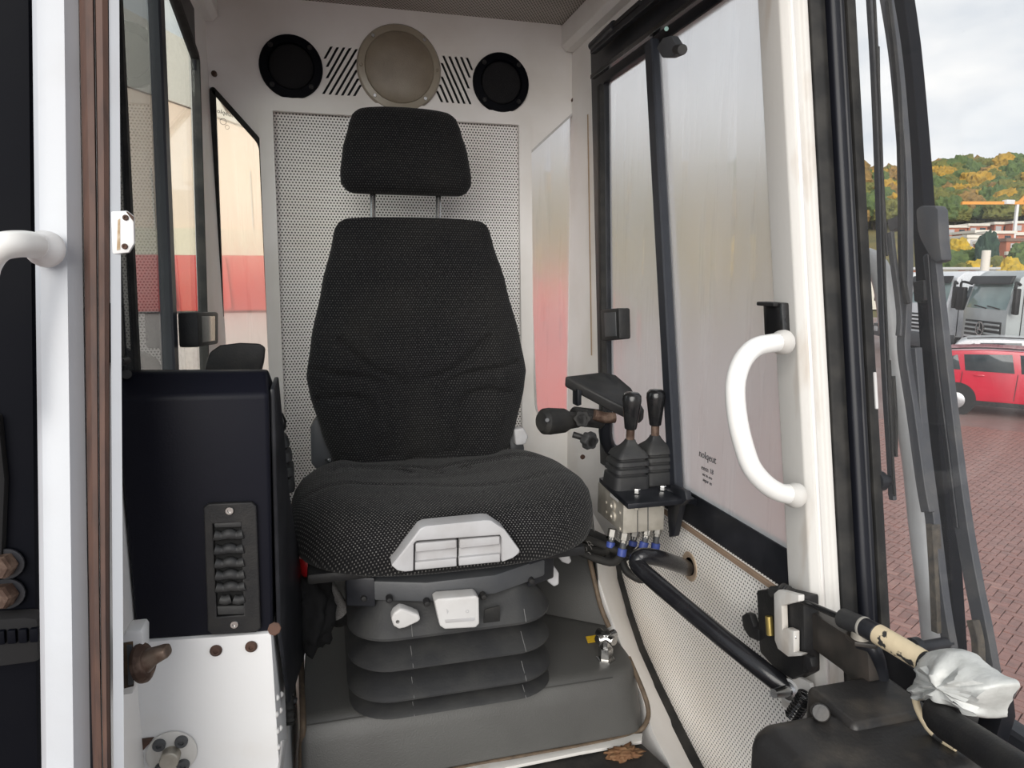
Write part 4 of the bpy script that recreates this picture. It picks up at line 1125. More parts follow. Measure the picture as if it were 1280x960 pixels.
strip('plate_seam', [at(779, 613, z=ZP + .001), at(836, 606, z=ZP + .001)], .001, .002, BLACKG, plt, up=(0, 0, 1), bev=0)
for a, b in ((796, 617), (828, 613)):
    hexbolt(at(a, b, z=ZP), (0, 0, 1), .0068, CHROME, plt, h=.008)
for a, b in ((796, 632), (827, 629)):
    hexbolt(at(a, b, y=1.118), (0, 0, -1), .005, ALU, vk, h=.006)
# fittings and hoses under the block
FIT = [(766, 664, 1.19, (762, 688)), (781, 668, 1.135, (776, 700)), (794, 664, 1.20, (790, 686)), (810, 662, 1.14, (802, 690)), (822, 660, 1.16, (818, 694))]
for a, b, yv, e2 in FIT:
    p = at(a, b, y=yv); q = at(e2[0], e2[1], y=yv - .005); dd = (q - p)
    f = lathe('fitting', p, dd, [(0, -.004), (.0095, -.004), (.0095, .010), (.0065, .011), (.0065, .016), (0, .016)], M('fitting_steel', (.30, .29, .27), .45, .7, col2=(.2, .19, .17), nscale=40), vk, 6, smooth=False)
    cyl('blue_collar', p + dd * .55, p + dd * .85, .0085, BLUEC, f, seg=16)
    cyl('sleeve', p + dd * .3, p + dd * .58, .006, GREYP, f, seg=14)
    tube('hose', [p + dd * .8, p + dd * 1.15 + V((-.012, .02, -.004)), p + dd * 1.2 + V((-.06, .08, .004)), p + dd * 1.2 + V((-.12, .16, .02))], .0075, RUBBER_D, f, seg=10, n=5)
def joystick(px, py, tilt, label, lx, h0=.0, knob_px=None):
    b = at(px, py, z=ZP + .0)
    j = thing('joystick', label, 'joystick', b, 'joysticks on the valve block')
    top = b + V((tilt[0], tilt[1], .088))
    rings = []
    prof = [(0, .0360), (.024, .0345), (.026, .0300), (.029, .0300), (.031, .0345), (.038, .0335), (.040, .0290), (.043, .0290), (.045, .0335), (.052, .0320), (.054, .0270), (.057, .0270), (.059, .0315), (.068, .0275), (.078, .0150), (.086, .0095), (.090, .0080)]
    for h, r in prof:
        c = b.lerp(top, (h / .088) ** 1.5) ; c.z = b.z + h
        rings.append([c + V((x, y, 0)) for x, y in rrect(r, r * .98, r * .32, 4)])
    loft('boot', rings, RUBBER, j, smooth=True)
    d = (top - b).normalized() * .3 + V((0, 0, .8)); d.normalize()
    k0 = top + V((0, 0, .000)); k1 = k0 + d * .022
    cyl('rod', k0 - d * .012, k1 + d * .004, .0078, RUST, j, seg=16)
    L = .070
    lathe('knob', k1, d, [(0, 0), (.0105, .000), (.0115, .002), (.0165, L * .62), (.0178, L * .76), (.0170, L * .90), (.0125, L * .98), (0, L)], BLACKG, j, 28, angle=60)
    return j
joystick(782, 606, (.004, -.006), 'black knobbed joystick on a pleated boot, the one nearer the seat', 0)
joystick(820, 600, (-.006, -.002), 'black knobbed joystick on a pleated boot, the one nearer the window', 0)

# hose bundle running back under the armrest
hb2 = thing('hose_bundle', 'bundle of black hydraulic hoses beside the seat cushion', 'hoses', at(765, 700, y=1.25))
for k in range(4):
    o = V((0, .012 * (k % 2), .010 * (k // 2)))
    tube('hose', [at(728, 672 + 3 * k, y=1.40) + o, at(748, 684 + 2 * k, y=1.30) + o, at(766, 690 + 3 * k, y=1.24) + o, at(783, 694 + 2 * k, y=1.20) + o], .0115, RUBBER_D, hb2, seg=10, n=6)
tube('hose', [at(775, 690, y=1.22), at(782, 712, y=1.21), at(797, 723, y=1.19), at(806, 724, y=1.20)], .008, RUBBER_D, hb2, seg=10, n=6)
tube('sleeve', [at(722, 668, y=1.42), at(738, 676, y=1.34), at(758, 686, y=1.27), at(770, 693, y=1.235)], .025, RUBBER_D, hb2, seg=14, n=6)
p = at(764, 688, y=1.245)
tube('cable_tie', [p + V((.004 * 0, -.029 * math.cos(a), .029 * math.sin(a))) for a in [2 * math.pi * k / 12 for k in range(13)]], .0025, BLACKG, hb2, seg=6, n=2)

# guard rail tube coming out of the side wall
gt = thing('guard_tube', 'bent black steel tube running forward beside the perforated side panel', 'tube', at(866, 712, x=XR))
P = [at(866, 712, x=XR + .01), at(846, 705, x=.60), at(824, 698, x=.55), at(806, 695, x=.52), at(798, 698, x=.508), at(797, 706, x=.504), at(806, 716, x=.508), at(840, 745, x=.53), at(900, 795, x=.565), at(950, 835, x=.595), at(985, 862, x=.62)]
tube('tube', P, .0145, M('gloss_black_tube', (.010, .010, .012), .22, col2=(.018, .018, .02), nscale=30), gt, seg=16, n=6)
gm = at(862, 708, x=XR - .006)
lathe('wall_collar', gm, (-1, 0, 0), [(.028, 0), (.027, .0012), (.020, .0015), (.017, 0)], M('tan_stain', (.45, .35, .25), .7, col2=(.3, .22, .16), nscale=40), gt, 28)

# door hinge block with its bracket
hg = thing('hinge_block', 'black hinge block with a white bracket at the foot of the right post', 'hinge', at(985, 850, x=.62))
slab('block', ats([(945, 738), (968, 736), (1004, 745), (1006, 842), (990, 850), (970, 838), (949, 815)], x=.618), (.026, 0, 0), BLACKP, hg, bev=.004)
slab('thumb_lever', ats([(926, 770), (932, 766), (937, 768), (942, 784), (948, 787), (948, 802), (936, 797), (929, 786)], x=.616), (.012, 0, 0), BLACKP, hg, bev=.003)
cyl('brass_roller', at(961, 770, x=.612), at(963, 794, x=.612), .0055, BRASS, hg, seg=18)
br = slab('white_bracket', ats([(967, 742), (973, 737), (998, 744), (998, 752), (977, 757), (978, 787), (984, 785), (992, 789), (992, 815), (1003, 817), (1000, 820), (985, 821), (972, 811), (968, 800)], x=.606), (.010, 0, 0), WHITE_OLD, hg, bev=.0015)
screw(at(994, 796, x=.610), (-1, 0, 0), .003, CHROME, br)
slab('thumb_lever', ats([(1004, 818), (1012, 822), (1015, 834), (1010, 842), (1003, 840)], x=.606), (.012, 0, 0), BLACKP, hg, bev=.003)
lo = slab('lower_plate', ats([(974, 842), (996, 845), (1012, 854), (1015, 866), (1010, 890), (998, 896), (977, 882)], x=.622), (.006, 0, 0), WHITE_OLD, hg, bev=.001)
a, b = at(988, 863, x=.620), at(967, 867, x=.585)
lathe('cone_pin', a, (b - a), [(.013, -.002), (.013, .005), (.0085, .006), (.0062, (b - a).length), (0, (b - a).length)], CHROME, lo, 24)
lathe('nylon_ring', a, (b - a), [(.0165, -.002), (.0165, .004), (.012, .005), (.012, -.002)], OFFWHITEP, lo, 24, ring=True)
for c in ((979, 847), (992, 855)):
    cyl('plate_hole', at(*c, x=.6215), at(*c, x=.6205), .0022, BLACKP, lo, seg=10)
# coil spring
sp = [];  a, b = at(1008, 868, x=.610), at(990, 897, x=.600)
u, v = frame_of(b - a)
for k in range(120):
    t = k / 119
    sp.append(a + (b - a) * t + (u * math.cos(t * 2 * math.pi * 9) + v * math.sin(t * 2 * math.pi * 9)) * .0095)
cs = tube('coil_spring', sp, .0019, BLACKG, None, seg=6, n=1)
tag(cs, 'short black coil spring hanging below the hinge block', 'spring')

# hinge arm to the door
ha = thing('door_swing_arm', 'thick black steel hinge arm reaching from post to door', 'hinge arm', at(1050, 860, x=.63))
A = ats([(983, 757), (1000, 756), (1062, 790), (1062, 798), (1086, 815)], x=.622)
arm = slab('beam', ats([(984, 756), (996, 754), (1056, 792), (1084, 805), (1087, 852), (1072, 860), (1052, 838), (1006, 804), (984, 792)], x=.632), (.020, 0, 0), RUSTSPOT if False else M('oily_black_steel', (.030, .027, .024), .45, col2=(.055, .045, .038), nscale=26), ha, bev=.003)
pp1 = at(1068, 793, x=.618)
lathe('pivot_pin', pp1 + V((.006, -.003, 0)), (0, 0, 1), [(0, -.004), (.0105, -.004), (.0105, .004), (.009, .0055), (.004, .0055), (0, .004)], ALU, ha, 24)
zc_ = at(1070, 800, x=.628).z + .002
slab('arm_cap', [at(a, b, z=zc_) for a, b in ((1056, 797), (1066, 790), (1086, 792), (1102, 802), (1096, 812), (1068, 808))], (0, 0, .006), MATS['oily_black_steel'], ha, bev=.0015)
tube('clevis', [at(1066, 806, x=.628) + V((.012, 0, 0)), at(1090, 809, x=.64), at(1098, 830, x=.65), at(1100, 858, x=.655), at(1082, 862, x=.645)], .0095, BLACKM, ha, seg=10, n=6)
hexbolt(at(1076, 866, x=.640), (0, 0, -1), .0085, CHROME, ha, h=.014, washer=CHROME)

# gas strut of the door with peeling paint and taped end
gs = thing('door_gas_strut', 'gas strut with peeling cream paint and a silver taped end', 'gas strut', at(975, 740, x=.62))
a, b, c, d_, e_, f_ = at(974, 739, x=.618), at(1052, 772, x=.622), at(1080, 784, x=.625), at(1098, 793, x=.627), at(1154, 826, x=.634), at(1172, 838, x=.636)
cyl('rod_end', at(966, 740, x=.622), at(986, 739, x=.620), .0085, RUBBER, gs)
tube('rod_boot', [at(978, 735, x=.62), at(986, 740, x=.62), at(993, 745, x=.62)], .008, RUBBER_D, gs, n=6, radii=lambda t: .0075 + .0012 * math.sin(t * 30))
cyl('piston_rod', a, b + (b - a) * .05, .0042, BLACKG, gs, seg=14)
cyl('end_cap', b, c, .0125, RUBBER, gs, seg=24)
cyl('tube_black', c, d_, .0122, BLACKM, gs, seg=24)
cyl('cap_ring', c - (c - b) * .06, c + (c - b) * .03, .0129, M('ring_grey', (.3, .29, .26), .6), gs, seg=24)
lathe('tube_cream', d_, (e_ - d_), [(.0122, -.001), (.0124, .001), (.0124, (e_ - d_).length * .9), (.0122, (e_ - d_).length)], CREAM, gs, 24)
cyl('tube_tip', e_ - (e_ - d_) * .1, f_, .0120, BLACKP, gs, seg=20)
# tape: crumpled wrap
bm = bmesh.new()
tp_out = [(1150, 820), (1166, 813), (1184, 812), (1200, 818), (1226, 838), (1252, 852), (1251, 864), (1240, 884), (1236, 897), (1215, 888), (1196, 880), (1176, 872), (1158, 874), (1146, 868), (1143, 858), (1150, 845)]
n_in = 7; rings = []
cpt = at(1195, 850, x=.60)
for s_, off in ((1.0, .020), (1.03, .008), (1.0, -.004), (.86, -.016), (.66, -.023), (.42, -.027), (.18, -.029), (.02, -.030)):
    ring = []
    for (pa, pb) in smooth_path([(a_, b_, 0) for a_, b_ in tp_out] + [(tp_out[0][0], tp_out[0][1], 0)], 5)[:-1] if False else [(q.x, q.y) for q in smooth_path([(a_, b_, 0) for a_, b_ in tp_out + tp_out[:1]], 5)[:-1]]:
        pxx = 1195 + (pa - 1195) * s_; pyy = 850 + (pb - 850) * s_
        P_ = at(pxx, pyy, x=.637)
        nn = noise.noise(V((pxx * .055, pyy * .055, 1.0))) * .007 + abs(noise.noise(V((pxx * .03 + pyy * .05, pyy * .12 - pxx * .05, 4.0)))) * -.016
        ring.append(P_ + V((off * .9 + (nn if s_ < .95 else nn * .4), -.2 * abs(off), 0)))
    rings.append(ring)
loft('tape_wrap', rings, TAPE, gs, smooth=True)
tube('tape_tail', [at(1143, 858, x=.63), at(1147, 885, x=.63), at(1165, 915, x=.632), at(1195, 935, x=.635)], .004, CREAM, gs, n=4)

# black grab tube on the door coming towards the photographer
dt_ = thing('door_handle_tube', 'thick black tube handle leading out of the picture below the taped strut', 'handle', at(1230, 930, x=.60))
P = [at(1214, 893, x=.655), at(1190, 886, x=.638), at(1176, 890, x=.622), at(1180, 902, x=.610), at(1215, 925, x=.600), at(1260, 955, x=.590), at(1330, 1000, x=.58)]
tube('tube', P, .0168, BLACKP, dt_, seg=18, n=8)
slab('mount_foot', ats([(1205, 880), (1248, 862), (1252, 900), (1240, 940), (1210, 915)], x=.66), (.02, 0, 0), BLACKM, dt_, bev=.003)

# black moulded housing at the lower right
mb = thing('door_drive_housing', 'dusty black moulded housing at the bottom right corner', 'housing', at(1060, 960, y=.60))
ztop = -.487
def house(name, x0, x1, y0, y1, z0, z1, r, mat, parent):
    rings = []
    for z, o in ((z0, 0), (z1 - r, 0), (z1 - r * .6, -r * .10), (z1 - r * .25, -r * .35), (z1 - r * .05, -r * .7), (z1, -r)):
        rings.append([V(((x0 + x1) / 2 + x, (y0 + y1) / 2 + y, z)) for x, y in rrect((x1 - x0) / 2 + o, (y1 - y0) / 2 + o, max(r + o, .004), 6)])
    return loft(name, rings, mat, parent, smooth='all')
house('shell', .447, .665, .50, .645, -.68, -.505, .030, M('dusty_black_shell', (.020, .019, .019), .45, col2=(.085, .072, .058), nscale=22, lo=.48, hi=.85, bscale=240, bstr=.15), mb)
house('top_step', .552, .668, .590, .672, -.56, -.498, .008, MATS['dusty_black_shell'], mb)
house('front_panel', .50, .64, .485, .52, -.68, -.538, .006, M('shell_blue_black', (.024, .026, .036), .4), mb)
cyl('boss', at(1024, 889, y=.640), at(1026, 891, y=.615), .010, MATS['dusty_black_shell'], mb, seg=18)

# dry leaf and crumbs on the mat
lfv = at(780, 945, z=ZF)
leaf = lumpy('dry_leaf', lfv + V((0, 0, .006)), (.027, .016, .009), LEAFM, None, 5.1, .7, 3.2, 4)
tag(leaf, 'curled brown dry leaf on the black floor mat', 'leaf')

# ================================================================== WIPERS BEHIND THE DOOR GLASS
def wp_(pts, x): return ats(pts, x=x)
w = thing('windscreen_wiper', 'thin wiper blade and arm nearest the door frame, behind the glass', 'wiper', at(1112, 620, x=.76))
strip('blade_rail', wp_([(1086, -20), (1092, 80), (1097, 200), (1101, 330), (1106, 460), (1112, 560), (1116, 625)], .765), .006, .010, DUSTY, w, n=4)
strip('rubber_lip', wp_([(1092, -20), (1097, 80), (1102, 200), (1105, 330), (1110, 460), (1115, 560), (1118, 620)], .755), .003, .005, RUBBER_D, w, n=4)
strip('support_wire', wp_([(1098, 58), (1100, 160), (1106, 270), (1109, 320)], .76), .003, .004, BLACKP, w, n=4)
w = thing('windscreen_wiper', 'long thick curved wiper arm with dusty joints, in front of the wide mirror post', 'wiper', at(1170, 790, x=.80))
strip('arm', wp_([(1105, -20), (1118, 60), (1126, 140), (1132, 230), (1133, 330), (1131, 400), (1130, 440), (1142, 520), (1153, 600), (1160, 640)], .79), .010, .016, DUSTY, w, n=5)
strip('arm_lower', wp_([(1143, 435), (1152, 540), (1166, 650), (1178, 750), (1188, 810)], .80), .012, .016, DUSTY, w, n=4)
strip('blade', wp_([(1110, 0), (1122, 110), (1126, 230), (1127, 330), (1134, 380)], .775), .006, .008, RUBBER_D, w, n=4)
slab('bracket', wp_([(1108, 275), (1124, 268), (1126, 282), (1112, 290)], .785), (.012, 0, 0), DUSTY, w, bev=.002)
strip('link', wp_([(1113, 290), (1116, 320), (1125, 390), (1124, 420)], .785), .006, .010, DUSTY, w, n=3)
strip('rubber_cover', wp_([(1166, 655), (1170, 720), (1173, 790)], .795), .014, .012, M('mud_rubber', (.10, .085, .065), .9, col2=(.05, .045, .04), nscale=80, bscale=120, bstr=.6), w, n=3)
w = thing('windscreen_wiper', 'broad dark wiper arm with a hooded joint, farthest right', 'wiper', at(1240, 850, x=.84))
slab('hood', wp_([(1144, 262), (1150, 257), (1168, 257), (1172, 262), (1174, 300), (1177, 325), (1170, 329), (1162, 322), (1150, 300), (1146, 288)], .84), (.02, 0, 0), DUSTY, w, bev=.004)
strip('arm', wp_([(1165, 318), (1178, 440), (1192, 560), (1204, 650), (1216, 720), (1230, 790), (1246, 880)], .85), .012, .022, DUSTY, w, n=4)
strip('parallel_rod', wp_([(1160, 318), (1170, 440), (1185, 560), (1197, 660)], .845), .008, .008, BLACKM, w, n=3)
strip('rubber_bush', wp_([(1216, 775), (1222, 800), (1224, 835)], .835), .012, .012, MATS['mud_rubber'], w, n=3)
w = thing('mirror_post', 'wide dark blue mirror post leaning behind the wiper arms', 'post', at(1195, 800, x=.90))
strip('post', wp_([(1124, -30), (1137, 60), (1148, 180), (1156, 290), (1164, 420), (1174, 560), (1185, 680), (1193, 800), (1205, 1000), (1215, 1200)], .90), .022, .024, NAVY_EXT, w, n=3)
slab('clamp', wp_([(1140, 352), (1154, 350), (1155, 375), (1150, 379), (1142, 377)], .88), (.02, 0, 0), BLACKP, w, bev=.003)
for k in range(3):
    w = thing('hanging_strap', ['short black rubber strap end hanging behind the door glass, left of three', 'short black rubber strap end hanging behind the door glass, middle of three', 'short black rubber strap end hanging behind the door glass, right of three'][k], 'strap', at(1115, 620, x=.78))
    strip('strap', wp_([(1106 + 5 * k, 430 + 20 * k), (1109 + 5 * k, 520), (1111 + 4 * k, 570), (1113 + 3 * k, [620, 622, 560][k])], .778 + .004 * k), .004, .006, RUBBER_D, w, n=3)
def pivot(w_, px, py, x):
    a = at(px, py, x=x)
    lathe('pivot_shaft', V((XD + .004, a.y, a.z)), (1, 0, 0), [(0, 0), (.014, 0), (.014, .01), (.008, .012), (.008, a.x - XD - .004), (0, a.x - XD - .002)], BLACKM, w_, 16)
for w_ in [o for o in bpy.data.objects if o.name.startswith('windscreen_wiper')]:
    if 'farthest' in w_['label']: pivot(w_, 1240, 850, .85)
    elif 'curved' in w_['label']: pivot(w_, 1187, 803, .80)
    else: pivot(w_, 1114, 600, .765)
gp = thing('outer_handrail', 'curved grey handrail tube outside the opened door', 'handrail', at(1180, 830, x=.86))
tube('tube', [at(1060, 318, x=.86), at(1075, 320, x=.86), at(1090, 326, x=.86), at(1100, 340, x=.86), at(1108, 370, x=.86), at(1120, 460, x=.86), at(1140, 560, x=.86), at(1150, 650, x=.86), at(1162, 750, x=.86), at(1172, 850, x=.86), at(1190, 1050, x=.86), at(1200, 1200, x=.86)], .0165, GREYPIPE, gp, seg=16, n=5)

# ================================================================== THE YARD AND BEYOND
def ground_mat():
    m, t, b = nodes_mat('red_block_paving')
    b.inputs['Roughness'].default_value = .55
    br = N(t, 'ShaderNodeTexBrick'); br.inputs['Scale'].default_value = 1.0
    br.inputs['Brick Width'].default_value = .16; br.inputs['Row Height'].default_value = .08; br.inputs['Mortar Size'].default_value = .006
    br.inputs['Color1'].default_value = (.26, .155, .135, 1); br.inputs['Color2'].default_value = (.20, .125, .11, 1); br.inputs['Mortar'].default_value = (.10, .07, .06, 1)
    mp_ = N(t, 'ShaderNodeMapping'); mp_.inputs['Rotation'].default_value = (0, 0, R(25))
    c = N(t, 'ShaderNodeTexCoord'); t.links.new(c.outputs['Object'], mp_.inputs[0]); t.links.new(mp_.outputs[0], br.inputs['Vector'])
    t.links.new(mixc(t, noise_fac(t, .35, .4, .7), br.outputs['Color'], (.27, .21, .19)), b.inputs['Base Color'])
    return m
GROUND = ground_mat()
bm = bmesh.new(); bmesh.ops.create_circle(bm, cap_ends=True, segments=64, radius=420)
bmesh.ops.translate(bm, vec=(0, 0, GZ), verts=bm.verts)
gr = finish('ground', bm, GROUND)
struct(gr, 'wet reddish block paving of the machine yard', 'ground')
PAV = [M('paver_red', (.28, .145, .12), .5, col2=(.20, .11, .092), nscale=9, bscale=60, bstr=.2),
       M('paver_dark', (.23, .12, .10), .5, col2=(.17, .10, .085), nscale=9, bscale=60, bstr=.2),
       M('paver_pale', (.32, .18, .15), .55, col2=(.23, .135, .115), nscale=9, bscale=60, bstr=.2)]
def paver_mesh(m):
    bm = bmesh.new(); bmesh.ops.create_cube(bm, size=1)
    bmesh.ops.scale(bm, vec=(.155, .075, .04), verts=bm.verts)
    bmesh.ops.bevel(bm, geom=[e for e in bm.edges if e.verts[0].co.z > 0 and e.verts[1].co.z > 0], offset=.006, segments=1, affect='EDGES')
    me = bpy.data.meshes.new('paver'); bm.to_mesh(me); bm.free(); me.materials.append(m)
    return me
pm = [paver_mesh(m) for m in PAV]
ang = R(28); ca, sa = math.cos(ang), math.sin(ang)
cand = []
for i in range(-20, 260):
    for j in range(-80, 210):
        c = (i - j) % 4
        if c == 0: lx, ly, rot = (i + 1) * .08, (j + .5) * .08, 0
        elif c == 3: lx, ly, rot = (i + .5) * .08, (j + 1) * .08, math.pi / 2
        else: continue
        X, Y = lx * ca - ly * sa + 2.0, lx * sa + ly * ca + .5
        D = math.hypot(X, Y); az = math.degrees(math.atan2(X, Y))
        if not (4.2 < D < 17 and 37 < az < 58): continue
        cand.append((D, X, Y, rot, 41.5 < az < 51.6 and D > 5.0))
vis = sorted([c for c in cand if c[4]])[:300]
rest = [c for c in cand if c not in set(vis)]
for D, X, Y, rot, _ in vis:
    o = bpy.data.objects.new('paver', random.choice(pm)); COL.objects.link(o)
    o.location = (X, Y, GZ + .004 + random.uniform(-.003, .003)); o.rotation_euler = (random.uniform(-.01, .01), random.uniform(-.01, .01), ang + rot)
    o.parent = gr
VP, FP = [], []
for D, X, Y, rot, _ in rest:
    a = ang + rot; c, s = math.cos(a), math.sin(a); b = len(VP); dz = random.uniform(-.003, .003)
    for z, k in ((GZ + .004, 1.0), (GZ + .022 + dz, .95)):
        for sx, sy in ((1, 1), (-1, 1), (-1, -1), (1, -1)):
            x, y = sx * .0775 * (k if z > GZ + .01 else 1), sy * .0375 * (k if z > GZ + .01 else 1)
            VP.append((X + x * c - y * s, Y + x * s + y * c, z))
    FP += [(b + 4, b + 5, b + 6, b + 7)] + [(b + q, b + (q + 1) % 4, b + 4 + (q + 1) % 4, b + 4 + q) for q in range(4)]
me = bpy.data.meshes.new('far_pavers'); me.from_pydata(VP, [], FP); me.materials.append(PAV[0])
o = bpy.data.objects.new('far_pavers', me); COL.objects.link(o); o.parent = gr; o['kind'] = 'stuff'

# ---- vehicles
def place(o, M4): o.matrix_basis = M4
def vehicle(name, label, cat, C, ax_, ay, group=None):
    """local x along ax_, y along ay, z up from the ground at C"""
    t = bpy.data.objects.new(name, None); COL.objects.link(t); tag(t, label, cat, group)
    m = Matrix(((ax_.x, ay.x, 0, C.x), (ax_.y, ay.y, 0, C.y), (0, 0, 1, C.z), (0, 0, 0, 1)))
    t.matrix_basis = m
    return t
def under(o, t): o.parent = t; o.matrix_parent_inverse = Matrix.Identity(4); return o
def vslab(name, pts, vec, mat, t, bev=.02, sub=None): return under(slab(name, [V(p) for p in pts], V(vec), mat, None, bev=bev), sub or t)
HR = V((math.cos(YAW), -math.sin(YAW), 0)); HF = V((math.sin(YAW), math.cos(YAW), 0))
def gpos(px, dist):
    d = at(px, 345, y=1.0); d.z = 0; d.normalize()
    return V((d.x * dist, d.y * dist, GZ))
TYRE = M('tyre_rubber', (.02, .02, .02), .85); HUB = M('wheel_silver', (.4, .4, .41), .35, .7)
def wheel(t, x, y, r, w, dirn):
    o = under(lathe('wheel', (x, y, r), dirn, [(0, 0), (r * .62, 0), (r * .66, .02), (r * .95, .02), (r, .05), (r, w), (0, w)], TYRE, None, 28), t)
    h = under(lathe('rim', (x, y, r), dirn, [(0, -.015), (r * .2, -.015), (r * .55, -.004), (r * .6, .004)], HUB, None, 20), o)
def car(name, label, C, body, rev=1.0):
    dn = V((C.x, C.y, 0)).normalized(); tn = V((dn.y, -dn.x, 0))
    ax_ = (tn * .995 - dn * .06).normalized()
    ay = V((-ax_.y, ax_.x, 0))
    t = vehicle(name, label, 'car', C, ax_, ay)
    prof = [(.02, .42), (0, .62), (.05, .92), (.12, 1.0), (.42, 1.36), (.62, 1.44), (1.3, 1.49), (2.2, 1.48), (2.7, 1.38), (3.3, 1.02), (4.2, .86), (4.5, .66), (4.52, .4), (4.4, .26), (.15, .28)]
    vslab('body', [(x, 0, z) for x, z in prof], (0, 1.75, 0), body, t, .07)
    for q in ([(.42, 1.02), (.62, 1.30), (.78, 1.36), (.86, 1.02)], [(.95, 1.01), (.90, 1.37), (1.78, 1.41), (1.86, 1.0)], [(1.98, 1.0), (1.92, 1.41), (2.4, 1.38), (2.95, 1.04)]):
        w_ = vslab('side_window', [(x, -.012, z) for x, z in q], (0, .03, 0), CARGL, t, .006)
    for x in (.90, 1.92, 3.0):
        under(strip('door_seam', [(x, -.004, .98), (x - .03, -.004, .40)], .01, .012, BLACKP, None, up=(0, 1, 0), bev=0), t)
    for x in (1.12, 2.12): vslab('door_handle', [(x, -.03, .90), (x + .2, -.03, .90), (x + .2, -.03, .93), (x, -.03, .93)], (0, .04, 0), body, t, .006)
    under(strip('roof_rail', [(.6, .08, 1.47), (1.3, .08, 1.525), (2.2, .08, 1.51)], .03, .03, BLACKP, None, up=(0, 1, 0), n=4), t)
    under(strip('sill', [(.3, -.006, .30), (4.2, -.006, .28)], .02, .10, BLACKP, None, up=(0, 1, 0)), t)
    vslab('tail_light', [(.015, -.01, .78), (.22, -.012, .80), (.2, -.012, .95), (.05, -.01, .94)], (0, .3, 0), M('tail_lens', (.3, .01, .01), .2), t, .01)
    for x in (.82, 3.62):
        under(cyl('wheel_arch', (x, -.012, .34), (x, .05, .34), .39, TYRE, None, seg=28, bev=.02), t)
        wheel(t, x, -.03, .32, .2, (0, 1, 0))
    return t
car('red_estate_car', 'red estate car parked in the yard, seen through the door glass', gpos(1156, 18.6), M('car_red', (.50, .010, .035), .25, col2=(.42, .01, .03), nscale=2, coat=.6))
car('white_estate_car', 'white car half hidden behind the red estate car', gpos(1183, 22.0), M('car_white', (.72, .73, .74), .3, coat=.5))

